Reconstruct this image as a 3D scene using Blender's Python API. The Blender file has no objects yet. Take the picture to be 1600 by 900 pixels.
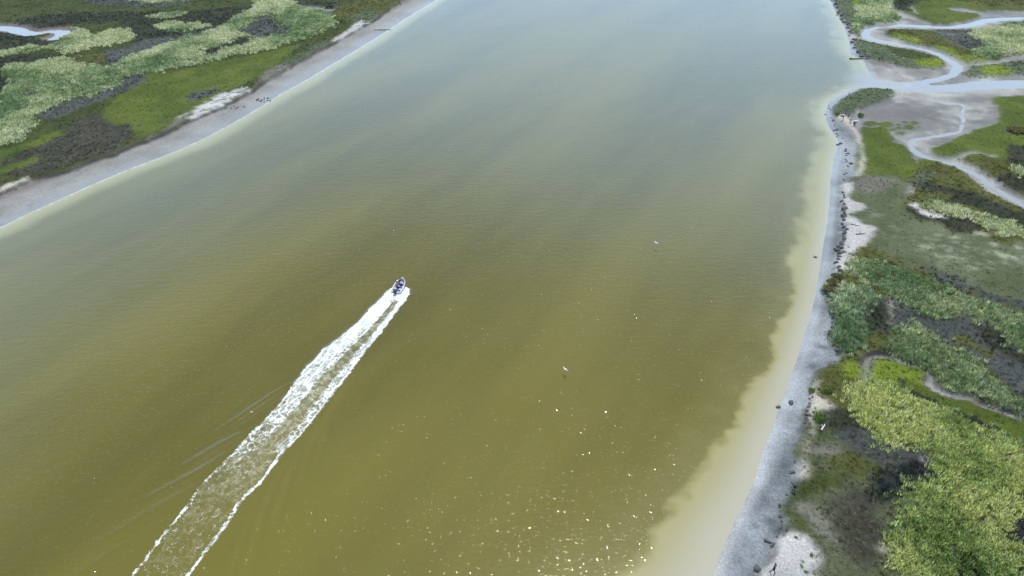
import bpy, bmesh, math, random
import numpy as np
from mathutils import Vector, Matrix

random.seed(7)
rng = np.random.default_rng(11)
scene = bpy.context.scene
COL = scene.collection

# ------------------------------------------------------------------ camera, sky, sun, exposure
PITCH = math.radians(35.0)          # drone gimbal, degrees below the horizon
FPX = 1101.0                        # focal length in pixels of a 1600 px wide picture
CAM_H = 70.0
cam_data = bpy.data.cameras.new('camera')
cam_data.sensor_width = 36.0
cam_data.lens = 36.0 * FPX / 1600.0
cam_data.clip_start = 0.5
cam_data.clip_end = 12000.0
cam = bpy.data.objects.new('camera', cam_data)
COL.objects.link(cam)
cam.location = (0, 0, CAM_H)
cam.rotation_euler = (math.radians(90) - PITCH, 0, 0)
scene.camera = cam

SUN_EL, SUN_AZ = math.radians(66.0), math.radians(8.0)   # azimuth clockwise from +Y
sun_dir = Vector((math.sin(SUN_AZ) * math.cos(SUN_EL), math.cos(SUN_AZ) * math.cos(SUN_EL), math.sin(SUN_EL)))
world = bpy.data.worlds.new('World')
scene.world = world
world.use_nodes = True
wn, wl = world.node_tree.nodes, world.node_tree.links
wn.clear()
w_out = wn.new('ShaderNodeOutputWorld')
w_bg = wn.new('ShaderNodeBackground')
w_sky = wn.new('ShaderNodeTexSky')
w_sky.sky_type = 'NISHITA'
w_sky.sun_disc = False
w_sky.sun_elevation = SUN_EL
w_sky.sun_rotation = SUN_AZ
w_sky.air_density = 1.2
w_sky.dust_density = 1.5
w_bg.inputs['Strength'].default_value = 0.105
# fair-weather broken cloud layer, added out of view to brighten and blue the water
w_geo = wn.new('ShaderNodeTexCoord')
w_sep = wn.new('ShaderNodeSeparateXYZ')
wl.new(w_geo.outputs['Generated'], w_sep.inputs[0])
def w_math(op, a, b):
    n = wn.new('ShaderNodeMath')
    n.operation = op
    for i, q in enumerate((a, b)):
        if isinstance(q, (int, float)):
            n.inputs[i].default_value = q
        else:
            wl.new(q, n.inputs[i])
    return n.outputs[0]
w_up = w_math('ADD', w_math('MAXIMUM', w_sep.outputs[2], 0.0), 0.16)
w_xy = wn.new('ShaderNodeCombineXYZ')
wl.new(w_math('DIVIDE', w_sep.outputs[0], w_up), w_xy.inputs[0])
wl.new(w_math('DIVIDE', w_sep.outputs[1], w_up), w_xy.inputs[1])
w_nz = wn.new('ShaderNodeTexNoise')
w_nz.inputs['Scale'].default_value = 0.45
w_nz.inputs['Detail'].default_value = 2
w_nz.inputs['Roughness'].default_value = 0.55
wl.new(w_xy.outputs[0], w_nz.inputs['Vector'])
w_mr = wn.new('ShaderNodeMapRange')
w_mr.interpolation_type = 'SMOOTHSTEP'
for i, q in enumerate((0.56, 0.86, 0.0, 0.95)):
    w_mr.inputs[i + 1].default_value = q
# seen edge-on, the layer closes up toward the horizon in every direction
w_low = w_math('POWER', w_math('SUBTRACT', 1.0, w_math('MAXIMUM', w_sep.outputs[2], 0.0)), 1.5)
wl.new(w_math('ADD', w_nz.outputs['Fac'], w_math('MULTIPLY', w_low, 0.74)), w_mr.inputs[0])
w_mix = wn.new('ShaderNodeMix')
w_mix.data_type = 'RGBA'
wl.new(w_mr.outputs[0], w_mix.inputs[0])
wl.new(w_sky.outputs[0], w_mix.inputs[6])
w_mix.inputs[7].default_value = (9.2, 14.2, 20.8, 1)
wl.new(w_mix.outputs[2], w_bg.inputs['Color'])
wl.new(w_bg.outputs[0], w_out.inputs['Surface'])

sun_data = bpy.data.lights.new('sun', 'SUN')
sun_data.energy = 4.7
sun_data.angle = math.radians(0.53)
sun_data.color = (1.0, 0.96, 0.9)
sun = bpy.data.objects.new('sun', sun_data)
COL.objects.link(sun)
sun.location = (0, 0, 300)
sun.rotation_euler = sun_dir.to_track_quat('Z', 'Y').to_euler()

scene.view_settings.view_transform = 'Standard'
scene.view_settings.look = 'None'
scene.view_settings.exposure = -0.2
scene.view_settings.gamma = 1.0
scene.view_settings.use_curve_mapping = False

# ------------------------------------------------------------------ small helpers
CT, ST = math.cos(PITCH), math.sin(PITCH)

def at(u, v, z=0.0):
    """point of the level z that the photograph shows at pixel (u, v)"""
    a = (u - 800.0) / FPX
    b = (450.0 - v) / FPX
    dx, dy, dz = a, CT + b * ST, -ST + b * CT
    k = (z - CAM_H) / dz
    return (dx * k, dy * k, z)

def atxy(pts, z=0.0):
    return np.array([at(u, v, z)[:2] for u, v in pts])

def to_px(x, y, z=1.0):
    d = y * CT + (CAM_H - z) * ST
    d = np.maximum(d, 1.0)
    up = y * ST - (CAM_H - z) * CT
    return 800 + FPX * x / d, 450 - FPX * up / d

def _hash(ix, iy, seed):
    h = (ix.astype(np.int64) * 374761393 + iy.astype(np.int64) * 668265263 + seed * 974634777) & 0xffffffff
    h = ((h ^ (h >> 13)) * 1274126177) & 0xffffffff
    h = h ^ (h >> 16)
    return (h & 0xffff).astype(np.float64) / 65535.0

def vnoise(x, y, seed=0):
    ix, iy = np.floor(x), np.floor(y)
    fx, fy = x - ix, y - iy
    fx, fy = fx * fx * (3 - 2 * fx), fy * fy * (3 - 2 * fy)
    a, b = _hash(ix, iy, seed), _hash(ix + 1, iy, seed)
    c, d = _hash(ix, iy + 1, seed), _hash(ix + 1, iy + 1, seed)
    return (a * (1 - fx) + b * fx) * (1 - fy) + (c * (1 - fx) + d * fx) * fy

def fbm(x, y, scale, octaves=4, seed=0):
    """0..1 noise, scale = size in metres of the largest lumps"""
    t, amp, tot = 0.0, 1.0, 0.0
    f = 1.0 / scale
    for k in range(octaves):
        t = t + amp * vnoise(x * f + 17.3 * k, y * f - 9.1 * k, seed + k)
        tot += amp
        amp *= 0.5
        f *= 2.03
    return t / tot

def smooth(a, b, x):
    t = np.clip((x - a) / (b - a), 0, 1)
    return t * t * (3 - 2 * t)

def spline(pts, n=5, closed=False):
    """Catmull-Rom through the points"""
    p = np.array(pts, float)
    m = len(p)
    out = []
    for i in range(m if closed else m - 1):
        if closed:
            p0, p1, p2, p3 = p[(i - 1) % m], p[i], p[(i + 1) % m], p[(i + 2) % m]
        else:
            p0, p1, p2, p3 = p[max(i - 1, 0)], p[i], p[i + 1], p[min(i + 2, m - 1)]
        for k in range(n):
            t = k / n
            out.append(0.5 * ((2 * p1) + (-p0 + p2) * t + (2 * p0 - 5 * p1 + 4 * p2 - p3) * t * t + (-p0 + 3 * p1 - 3 * p2 + p3) * t ** 3))
    if not closed:
        out.append(p[-1])
    return np.array(out)

def in_poly(px, py, poly):
    poly = np.asarray(poly, float)
    inside = np.zeros(px.shape, bool)
    x0, y0 = poly.min(0)
    x1, y1 = poly.max(0)
    sel = np.nonzero((px >= x0) & (px <= x1) & (py >= y0) & (py <= y1))
    if len(sel[0]) == 0:
        return inside
    qx, qy = px[sel], py[sel]
    r = np.zeros(qx.shape, bool)
    n = len(poly)
    for i in range(n):
        ax, ay = poly[i]
        bx, by = poly[(i + 1) % n]
        if ay == by:
            continue
        c = (ay > qy) != (by > qy)
        r ^= c & (qx < (bx - ax) * (qy - ay) / (by - ay) + ax)
    inside[sel] = r
    return inside

def dist_line(px, py, line, want_t=False):
    best = np.full(px.shape, 1e9)
    tt = np.zeros(px.shape)
    side = np.zeros(px.shape)
    acc = 0.0
    for i in range(len(line) - 1):
        ax, ay = line[i]
        bx, by = line[i + 1]
        ex, ey = bx - ax, by - ay
        L2 = ex * ex + ey * ey + 1e-9
        L = math.sqrt(L2)
        t = np.clip(((px - ax) * ex + (py - ay) * ey) / L2, 0, 1)
        ddx, ddy = px - (ax + t * ex), py - (ay + t * ey)
        d2 = ddx * ddx + ddy * ddy
        m = d2 < best
        best = np.where(m, d2, best)
        if want_t:
            tt = np.where(m, acc + t * L, tt)
            side = np.where(m, np.sign(ex * (py - ay) - ey * (px - ax)), side)
        acc += L
    best = np.sqrt(best)
    return (best, tt, side) if want_t else best

def tag(o, label=None, cat=None, group=None, kind=None):
    if label: o['label'] = label
    if cat: o['category'] = cat
    if group: o['group'] = group
    if kind: o['kind'] = kind
    return o

def link(name, me, mat=None, parent=None):
    o = bpy.data.objects.new(name, me)
    COL.objects.link(o)
    if mat is not None and me is not None and len(me.materials) == 0:
        me.materials.append(mat)
    if parent is not None:
        o.parent = parent
    return o

def empty(name, loc, rz=0.0):
    o = bpy.data.objects.new(name, None)
    COL.objects.link(o)
    o.empty_display_size = 0.2
    o.location = loc
    o.rotation_euler = (0, 0, rz)
    return o

def np_mesh(name, verts, faces):
    me = bpy.data.meshes.new(name)
    verts = np.asarray(verts, np.float32)
    faces = np.asarray(faces, np.int32)
    k = faces.shape[1]
    me.vertices.add(len(verts))
    me.vertices.foreach_set('co', verts.ravel())
    me.loops.add(faces.size)
    me.loops.foreach_set('vertex_index', faces.ravel())
    me.polygons.add(len(faces))
    me.polygons.foreach_set('loop_start', np.arange(0, faces.size, k, dtype=np.int32))
    me.polygons.foreach_set('loop_total', np.full(len(faces), k, np.int32))
    me.update(calc_edges=True)
    return me

def attr(me, name, kind, data):
    a = me.attributes.new(name, kind, 'POINT')
    key = {'FLOAT': 'value', 'FLOAT_COLOR': 'color', 'FLOAT_VECTOR': 'vector', 'INT': 'value'}[kind]
    dt = np.int32 if kind == 'INT' else np.float32
    a.data.foreach_set(key, np.ascontiguousarray(data, dtype=dt).ravel())

def bm_mesh(name, bm, smooth_shade=False):
    me = bpy.data.meshes.new(name)
    bmesh.ops.recalc_face_normals(bm, faces=bm.faces[:])
    bm.to_mesh(me)
    bm.free()
    if smooth_shade:
        for p in me.polygons:
            p.use_smooth = True
    return me

# node helpers
def new_mat(name):
    m = bpy.data.materials.new(name)
    m.use_nodes = True
    nt = m.node_tree
    nt.nodes.clear()
    out = nt.nodes.new('ShaderNodeOutputMaterial')
    return m, nt, out

def N(nt, kind, **kw):
    n = nt.nodes.new(kind)
    for k, v in kw.items():
        setattr(n, k, v)
    return n

def setv(node, **kw):
    for k, v in kw.items():
        node.inputs[k].default_value = v
    return node

def math_node(nt, op, a, b=None, clamp=False):
    n = N(nt, 'ShaderNodeMath', operation=op, use_clamp=clamp)
    for i, s in enumerate((a, b)):
        if s is None:
            continue
        if isinstance(s, (int, float)):
            n.inputs[i].default_value = s
        else:
            nt.links.new(s, n.inputs[i])
    return n.outputs[0]

def mix_col(nt, fac, a, b, blend='MIX'):
    n = N(nt, 'ShaderNodeMix', data_type='RGBA', blend_type=blend)
    for idx, s in ((0, fac), (6, a), (7, b)):
        if isinstance(s, (int, float)):
            n.inputs[idx].default_value = s
        elif isinstance(s, tuple):
            n.inputs[idx].default_value = s if len(s) == 4 else (*s, 1)
        else:
            nt.links.new(s, n.inputs[idx])
    return n.outputs[2]

def map_range(nt, v, a, b, c, d, smoothstep=True):
    n = N(nt, 'ShaderNodeMapRange')
    n.interpolation_type = 'SMOOTHSTEP' if smoothstep else 'LINEAR'
    nt.links.new(v, n.inputs[0])
    for i, x in enumerate((a, b, c, d)):
        n.inputs[i + 1].default_value = x
    return n.outputs[0]

def noise_node(nt, vec, scale, detail=3.0, rough=0.55, dist=0.0, w=None):
    n = N(nt, 'ShaderNodeTexNoise')
    n.inputs['Scale'].default_value = scale
    n.inputs['Detail'].default_value = detail
    n.inputs['Roughness'].default_value = rough
    n.inputs['Distortion'].default_value = dist
    if vec is not None:
        nt.links.new(vec, n.inputs['Vector'])
    return n.outputs['Fac']

def mapping(nt, vec, scale=(1, 1, 1), rot=(0, 0, 0), loc=(0, 0, 0)):
    n = N(nt, 'ShaderNodeMapping')
    n.inputs['Scale'].default_value = scale
    n.inputs['Rotation'].default_value = rot
    n.inputs['Location'].default_value = loc
    nt.links.new(vec, n.inputs['Vector'])
    return n.outputs[0]

def simple_mat(name, col, rough=0.6, var=0.15, scale=8.0, metallic=0.0, bump=0.0, coat=0.0):
    """plain coloured surface with procedural unevenness"""
    m, nt, out = new_mat(name)
    b = N(nt, 'ShaderNodeBsdfPrincipled')
    tc = N(nt, 'ShaderNodeTexCoord')
    nz = noise_node(nt, tc.outputs['Object'], scale, 4.0, 0.6)
    lo = tuple(c * (1 - var) for c in col)
    hi = tuple(min(1, c * (1 + var)) for c in col)
    nt.links.new(mix_col(nt, nz, lo, hi), b.inputs['Base Color'])
    r = map_range(nt, nz, 0.2, 0.8, max(0.03, rough - 0.1), min(1, rough + 0.1), False)
    nt.links.new(r, b.inputs['Roughness'])
    b.inputs['Metallic'].default_value = metallic
    b.inputs['Coat Weight'].default_value = coat
    if bump:
        bp = N(nt, 'ShaderNodeBump')
        bp.inputs['Strength'].default_value = bump
        bp.inputs['Distance'].default_value = 0.03
        nt.links.new(nz, bp.inputs['Height'])
        nt.links.new(bp.outputs[0], b.inputs['Normal'])
    nt.links.new(b.outputs[0], out.inputs['Surface'])
    return m

# ------------------------------------------------------------------ shorelines (traced, laid on the water level)
SHORE_L = [(-420, 510), (-300, 468), (-120, 400), (0, 355), (37, 337), (75, 320), (112, 303), (150, 286), (200, 265), (250, 246), (300, 225), (350, 200), (400, 171), (437, 148), (475, 127), (500, 112), (530, 94), (557, 78), (605, 48), (645, 22), (682, 0), (740, -38), (820, -90), (900, -140)]
SHORE_R = [(1020, 1150), (1060, 1050), (1092, 960), (1115, 900), (1128, 860), (1150, 813), (1167, 777), (1182, 743), (1193, 703), (1207, 667), (1220, 630), (1237, 585), (1250, 547), (1262, 507), (1272, 472), (1277, 442), (1282, 412), (1287, 380), (1292, 350), (1296, 312), (1298, 275), (1304, 247), (1310, 222), (1303, 208), (1294, 195), (1291, 178), (1296, 162), (1312, 150), (1330, 141), (1350, 137), (1380, 134), (1408, 133.5), (1410, 130.5), (1385, 128.5), (1368, 124), (1361, 113), (1352, 97), (1340, 90), (1331, 84), (1328, 66), (1322, 46), (1312, 25), (1302, 5), (1295, -15), (1280, -60), (1262, -120)]
shoreL = spline(atxy(SHORE_L), 4)
shoreR = spline(atxy(SHORE_R), 4)

def extend(line, d0, d1):
    a = line[0] - (line[1] - line[0]) / np.linalg.norm(line[1] - line[0]) * d0
    b = line[-1] + (line[-1] - line[-2]) / np.linalg.norm(line[-1] - line[-2]) * d1
    return np.vstack([a, line, b])
shoreL = extend(shoreL, 700, 0)
shoreR = extend(shoreR, 500, 0)
# far upstream the river bends away to the right
shoreL = np.vstack([shoreL, [[60, 470], [130, 620], [260, 800], [600, 1100], [2500, 2000]]])
shoreR = np.vstack([shoreR, [[190, 470], [260, 600], [400, 740], [760, 960], [2500, 1650]]])
polyL = np.vstack([shoreL, [[2500, 6000], [-6000, 6000], [-6000, shoreL[0][1]]]])
polyR = np.vstack([shoreR, [[6000, 1650], [6000, -800], [shoreR[0][0], -800]]])

# ------------------------------------------------------------------ plant cover map (traced outlines, pixel space, laid on the ground)
# class: platform height, two soil/cover colours
CL = {
 'mud':   dict(h=None, c=((.150, .146, .132), (.238, .234, .215))),
 'mudd':  dict(h=None, c=((.13, .128, .132), (.19, .187, .192))),
 'grav':  dict(h=None, c=((.115, .128, .136), (.275, .295, .304))),
 'sand':  dict(h=.75, c=((.26, .25, .232), (.45, .44, .42))),
 'path':  dict(h=.85, c=((.30, .27, .22), (.42, .385, .32))),
 'soil':  dict(h=.75, c=((.110, .102, .080), (.20, .19, .155))),
 'reed':  dict(h=.95, c=((.05, .062, .03), (.10, .115, .06))),
 'reedb': dict(h=.95, c=((.045, .06, .022), (.085, .105, .04))),
 'reedg': dict(h=.95, c=((.045, .062, .03), (.08, .105, .055))),
 'turf':  dict(h=.80, c=((.036, .056, .007), (.088, .110, .016))),
 'turfd': dict(h=.80, c=((.030, .045, .010), (.068, .080, .022))),
 'olive': dict(h=.85, c=((.055, .06, .014), (.105, .108, .03))),
 'speck': dict(h=.62, c=((.065, .078, .030), (.135, .15, .085))),
 'grey':  dict(h=.85, c=((.045, .05, .045), (.11, .117, .108))),
 'dark':  dict(h=.85, c=((.022, .027, .016), (.05, .055, .034))),
 'black': dict(h=.85, c=((.012, .015, .014), (.03, .035, .032))),
 'shrub': dict(h=.90, c=((.06, .08, .04), (.10, .125, .065))),
 'lime':  dict(h=.85, c=((.08, .11, .01), (.15, .19, .025))),
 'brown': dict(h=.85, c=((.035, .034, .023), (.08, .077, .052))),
 'mix':   dict(h=.85, c=((.050, .066, .024), (.125, .135, .078))),
}
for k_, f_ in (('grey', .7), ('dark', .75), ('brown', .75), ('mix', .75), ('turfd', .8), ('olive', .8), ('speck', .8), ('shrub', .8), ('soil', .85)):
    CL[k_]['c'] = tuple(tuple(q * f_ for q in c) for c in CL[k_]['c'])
CNAME = list(CL)
CID = {k: i for i, k in enumerate(CNAME)}
P = []   # (class, outline, edge roughness, patch name or None)
def patch(cls, pts, jit=1.0, name=None):
    P.append((cls, spline(pts, 3, True), jit, name))

# ---- left bank
patch('turfd', [(-700, 520), (-300, 425), (-120, 345), (0, 303), (25, 293), (50, 280), (87, 273), (120, 262), (150, 250), (180, 241), (212, 227), (240, 217), (270, 203), (292, 191), (317, 181), (350, 166), (382, 150), (412, 130), (447, 107), (470, 96), (495, 80), (520, 69), (545, 55), (570, 40), (590, 28), (610, 14), (627, 0), (680, -40), (760, -96), (820, -136), (700, -420), (0, -440), (-1200, -400), (-1500, 100)], .5, 'left')
patch('dark', [(-60, 55), (20, 52), (70, 62), (88, 64), (60, 72), (20, 78), (-60, 84)], 1.5)
patch('dark', [(-60, 92), (30, 85), (95, 84), (130, 82), (160, 85), (150, 98), (110, 95), (70, 90), (30, 98), (8, 105), (5, 125), (-60, 150)], 1.5)
patch('turfd', [(-60, 4), (60, 3), (150, 6), (200, 12), (120, 20), (40, 26), (-60, 38)], 2)
patch('dark', [(20, 30), (70, 24), (140, 18), (220, 18), (270, 20), (235, 28), (180, 33), (120, 36), (70, 46), (45, 48)], 3)  # soft cloud shadow painted in as darker plant cover
patch('dark', [(190, 32), (260, 26), (330, 14), (420, 4), (380, -10), (440, -12), (520, 4), (540, 10), (480, 6), (430, 12), (380, 30), (330, 52), (290, 58), (230, 70), (205, 62)], 3)
patch('grey', [(120, -6), (220, -8), (300, 2), (270, 10), (180, 10)], 3)
patch('grey', [(160, 82), (200, 72), (240, 60), (300, 50), (330, 48), (320, 60), (280, 68), (240, 82), (200, 98), (172, 104)], 2)
patch('olive', [(110, 88), (150, 80), (165, 86), (155, 98), (122, 96)], 1.5)
patch('turf', [(165, 165), (195, 145), (225, 117), (262, 112), (300, 106), (345, 96), (400, 85), (440, 74), (470, 70), (455, 84), (430, 103), (405, 122), (370, 137), (335, 152), (305, 178), (280, 192), (255, 202), (228, 214), (205, 217), (202, 197), (165, 190)], 1.5, 'left_turf')
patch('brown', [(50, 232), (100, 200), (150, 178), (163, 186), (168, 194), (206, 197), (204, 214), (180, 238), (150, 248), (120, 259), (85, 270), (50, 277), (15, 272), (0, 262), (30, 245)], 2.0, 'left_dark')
patch('turf', [(5, 262), (45, 246), (62, 244), (60, 252), (30, 266), (0, 274), (-40, 290), (-60, 280)], 1.5)
patch('turf', [(60, 218), (85, 206), (95, 212), (70, 225), (40, 232), (0, 245), (-20, 242), (20, 228)], 1.5)
patch('grey', [(60, 178), (90, 163), (125, 152), (150, 146), (185, 132), (200, 118), (226, 116), (222, 130), (190, 142), (150, 158), (125, 165), (110, 178), (80, 186)], 1.5, 'left_grey')
patch('reed', [(-300, 300), (-120, 258), (0, 226), (22, 221), (42, 209), (56, 199), (62, 188), (56, 176), (75, 169), (92, 160), (110, 154), (126, 149), (142, 150), (152, 143), (170, 139), (188, 131), (194, 121), (210, 118), (228, 113), (262, 109), (282, 104), (302, 101), (322, 95), (347, 91), (367, 85), (402, 81), (432, 72), (462, 64), (487, 57), (507, 49), (521, 40), (525, 29), (515, 20), (490, 14), (470, 8), (445, -4), (430, -24), (355, -24), (395, -6), (400, 7), (386, 18), (368, 28), (350, 38), (330, 48), (300, 57), (270, 66), (240, 76), (212, 86), (190, 96), (175, 106), (150, 101), (122, 98), (116, 91), (95, 89), (70, 94), (45, 99), (16, 102), (12, 114), (24, 124), (14, 138), (0, 148), (-120, 186), (-300, 230)], 1.8, 'left_big')
patch('reed', [(-80, 100), (0, 81), (24, 78), (50, 72), (66, 74), (86, 70), (96, 64), (101, 54), (92, 46), (102, 41), (126, 44), (132, 50), (148, 58), (160, 50), (185, 45), (205, 50), (210, 57), (198, 64), (170, 69), (145, 72), (130, 79), (106, 83), (94, 76), (60, 77), (30, 84), (0, 87), (-80, 108)], 1.8, 'left_upper')
patch('reed', [(232, 27), (250, 23), (280, 19), (292, 21), (275, 26), (250, 29)], 2, 'left_small')
patch('reed', [(246, 41), (262, 36), (285, 38), (318, 38), (322, 43), (300, 46), (270, 48)], 2, 'left_small')
patch('reed', [(205, 0), (240, -6), (300, -4), (330, -2), (290, 3), (240, 4)], 2, 'left_small')
patch('reed', [(280, 60), (300, 57), (330, 55), (300, 66)], 2)
patch('grey', [(375, 46), (400, 32), (425, 22), (440, 26), (432, 36), (465, 44), (450, 53), (420, 58), (395, 60)], 3)
patch('dark', [(318, 80), (345, 70), (372, 60), (400, 62), (385, 70), (355, 76), (330, 88)], 2)
patch('dark', [(-60, 135), (0, 122), (22, 122), (12, 138), (-60, 160)], 1)
patch('grey', [(38, 146), (60, 140), (66, 146), (44, 150)], 1)
patch('mudd', [(465, 8), (490, 9), (520, 13), (520, 16), (490, 15)], 1)
patch('black', [(508, 11), (522, 9), (520, 13), (510, 13)], 1)
patch('olive', [(530, 10), (580, 0), (625, -6), (612, 12), (590, 26), (560, 22), (545, 32), (528, 34)], 2)
patch('shrub', [(440, 107), (445, 96), (470, 84), (490, 72), (510, 66), (515, 71), (495, 80), (470, 96), (447, 107)], 1, 'left_edge')
patch('shrub', [(545, 28), (570, 18), (592, 22), (588, 30), (570, 40), (556, 38)], 1, 'left_edge')
patch('shrub', [(388, 146), (405, 128), (428, 112), (440, 108), (447, 108), (412, 130)], 1, 'left_edge')
patch('sand', [(285, 188), (300, 180), (325, 160), (345, 147), (360, 148), (376, 138), (384, 140), (380, 150), (350, 165), (318, 180), (296, 188)], 3)
patch('soil', [(228, 222), (262, 201), (290, 184), (300, 184), (286, 194), (262, 205), (240, 217)], 1.2)
patch('soil', [(405, 122), (420, 112), (440, 104), (446, 107), (425, 120), (410, 131)], 1.2)
patch('sand', [(516, 66), (535, 54), (552, 42), (568, 34), (572, 38), (548, 53), (525, 66)], 1.2)
patch('grey', [(290, 150), (325, 140), (345, 138), (325, 152), (300, 160)], 2)
patch('path', [(0, 296), (20, 287), (42, 280), (48, 281), (22, 293), (2, 302)], 1)

# ---- right bank: default is mud; cover outlines raise the marsh
patch('speck', [(1342, 275), (1355, 262), (1400, 272), (1425, 281), (1412, 312), (1420, 330), (1440, 341), (1475, 347), (1490, 361), (1537, 361), (1560, 377), (1600, 372), (1900, 395), (1900, 600), (1650, 520), (1600, 500), (1570, 486), (1540, 473), (1500, 459), (1450, 439), (1400, 421), (1345, 405), (1316, 424), (1307, 417), (1312, 392), (1321, 370), (1321, 340), (1318, 312), (1326, 285), (1336, 270)], 1.0, 'speck')
patch('soil', [(1340, 285), (1360, 276), (1395, 280), (1400, 290), (1375, 300), (1350, 300)], 2)
patch('grey', [(1440, 425), (1470, 428), (1510, 440), (1560, 455), (1600, 462), (1640, 470), (1600, 480), (1560, 470), (1500, 450)], 3)
patch('olive', [(1345, 388), (1360, 382), (1385, 398), (1420, 420), (1460, 436), (1500, 452), (1560, 470), (1600, 484), (1640, 496), (1640, 512), (1600, 500), (1540, 474), (1480, 452), (1420, 428), (1360, 408), (1340, 406)], 2, 'olive_rim')
patch('sand', [(1322, 287), (1330, 283), (1334, 290), (1326, 308), (1340, 314), (1353, 317), (1346, 326), (1330, 332), (1345, 345), (1362, 354), (1363, 366), (1356, 380), (1342, 390), (1332, 400), (1325, 424), (1317, 424), (1310, 418), (1314, 392), (1321, 370), (1321, 340), (1318, 312)], 1.0)
# tip island and spit
patch('shrub', [(1398, 141), (1393, 149), (1380, 154), (1362, 160), (1346, 168), (1330, 176), (1316, 177), (1305, 174), (1303, 166), (1312, 157), (1335, 142), (1360, 135.5), (1385, 136)], .6, 'tip')
patch('path', [(1310, 178), (1322, 180), (1335, 186), (1336, 196), (1342, 206), (1346, 222), (1349, 240), (1349, 256), (1344, 272), (1338, 274), (1344, 258), (1345, 240), (1341, 224), (1336, 208), (1328, 198), (1318, 190), (1308, 184)], .4)
patch('turf', [(1340, 222), (1344, 228), (1345, 250), (1340, 268), (1337, 262), (1340, 245)], .3)
patch('turf', [(1347, 197), (1362, 199), (1378, 197), (1388, 201), (1391, 209), (1400, 216), (1394, 220), (1415, 226), (1424, 236), (1427, 246), (1432, 256), (1435, 248), (1456, 249), (1475, 254), (1455, 262), (1432, 275), (1425, 281), (1400, 274), (1370, 272), (1352, 272), (1352, 250), (1350, 230), (1345, 215)], .5, 'bay_turf')
for (u, v, ru, rv) in [(1361, 191.5, 10, 4), (1383, 193, 12, 4.5), (1404, 193, 3.5, 1.6), (1414, 189, 4.5, 2), (1429, 190, 7, 2.4), (1420, 197, 7, 3.5), (1404, 199, 6, 1.8), (1394, 201.5, 6, 1.8), (1408, 206.5, 6, 2), (1421, 206, 4, 1.2), (1401, 208.5, 3, 1.2), (1437, 196, 3, 1)]:
    patch('turf', [(u + ru * math.cos(a), v + rv * math.sin(a)) for a in np.linspace(0, 2 * math.pi, 8, endpoint=False)], .3, 'islets')
# right turf and shrubs beyond the creek
patch('turf', [(1552, 151), (1600, 148), (1700, 144), (1900, 140), (1900, 420), (1700, 356), (1640, 330), (1598, 309), (1570, 293), (1546, 271), (1522, 257), (1496, 249), (1467, 246), (1455, 240), (1457, 232), (1486, 220), (1500, 211), (1526, 201), (1552, 195), (1560, 186), (1562, 170)], .5, 'right_turf')
patch('olive', [(1500, 248), (1512, 243), (1540, 244), (1570, 250), (1600, 262), (1680, 290), (1700, 350), (1598, 308), (1570, 292), (1546, 270), (1520, 256)], 1.0, 'right_olive')
patch('dark', [(1573, 238), (1582, 229), (1600, 228), (1660, 232), (1660, 262), (1600, 260), (1580, 254)], 1.0, 'right_dark')
patch('reed', [(1585, 266), (1600, 261), (1640, 262), (1640, 280), (1600, 277)], 1, 'right_small')
patch('dark', [(1552, 278), (1570, 270), (1590, 276), (1640, 290), (1640, 305), (1598, 300), (1575, 288)], 1.5)
patch('grey', [(1568, 203), (1582, 198), (1600, 199), (1620, 204), (1605, 209), (1580, 209)], 1)
# south of that creek
patch('olive', [(1410, 316), (1418, 306), (1428, 298), (1424, 280), (1436, 262), (1460, 255), (1488, 257), (1508, 267), (1526, 282), (1543, 297), (1570, 310), (1600, 325), (1680, 352), (1900, 420), (1900, 470), (1680, 395), (1600, 374), (1580, 381), (1557, 376), (1537, 361), (1520, 363), (1490, 360), (1475, 347), (1440, 341), (1420, 331)], .6, 'south_olive')
patch('shrub', [(1432, 276), (1445, 270), (1462, 272), (1448, 282), (1435, 282)], 1, 'south_olive2')
patch('grey', [(1425, 282), (1440, 284), (1462, 290), (1462, 298), (1440, 294), (1428, 290)], 1)
patch('dark', [(1440, 286), (1462, 290), (1500, 296), (1530, 304), (1560, 318), (1600, 336), (1680, 362), (1680, 380), (1600, 352), (1570, 344), (1530, 326), (1500, 320), (1480, 312), (1500, 308), (1450, 300)], 1.2, 'south_dark')
patch('dark', [(1414, 318), (1424, 324), (1440, 332), (1460, 330), (1480, 335), (1500, 340), (1530, 352), (1540, 360), (1518, 363), (1490, 360), (1474, 347), (1440, 341), (1420, 330)], 1, 'south_dark')
patch('sand', [(1425, 317), (1434, 315), (1440, 324), (1456, 331), (1474, 335), (1476, 340), (1455, 338), (1440, 333), (1428, 326)], .6)
patch('reed', [(1446, 318), (1460, 313), (1480, 318), (1500, 325), (1540, 337), (1570, 345), (1594, 356), (1598, 366), (1580, 372), (1557, 366), (1535, 350), (1510, 340), (1484, 332), (1462, 328)], .8, 'south_reed')
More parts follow.
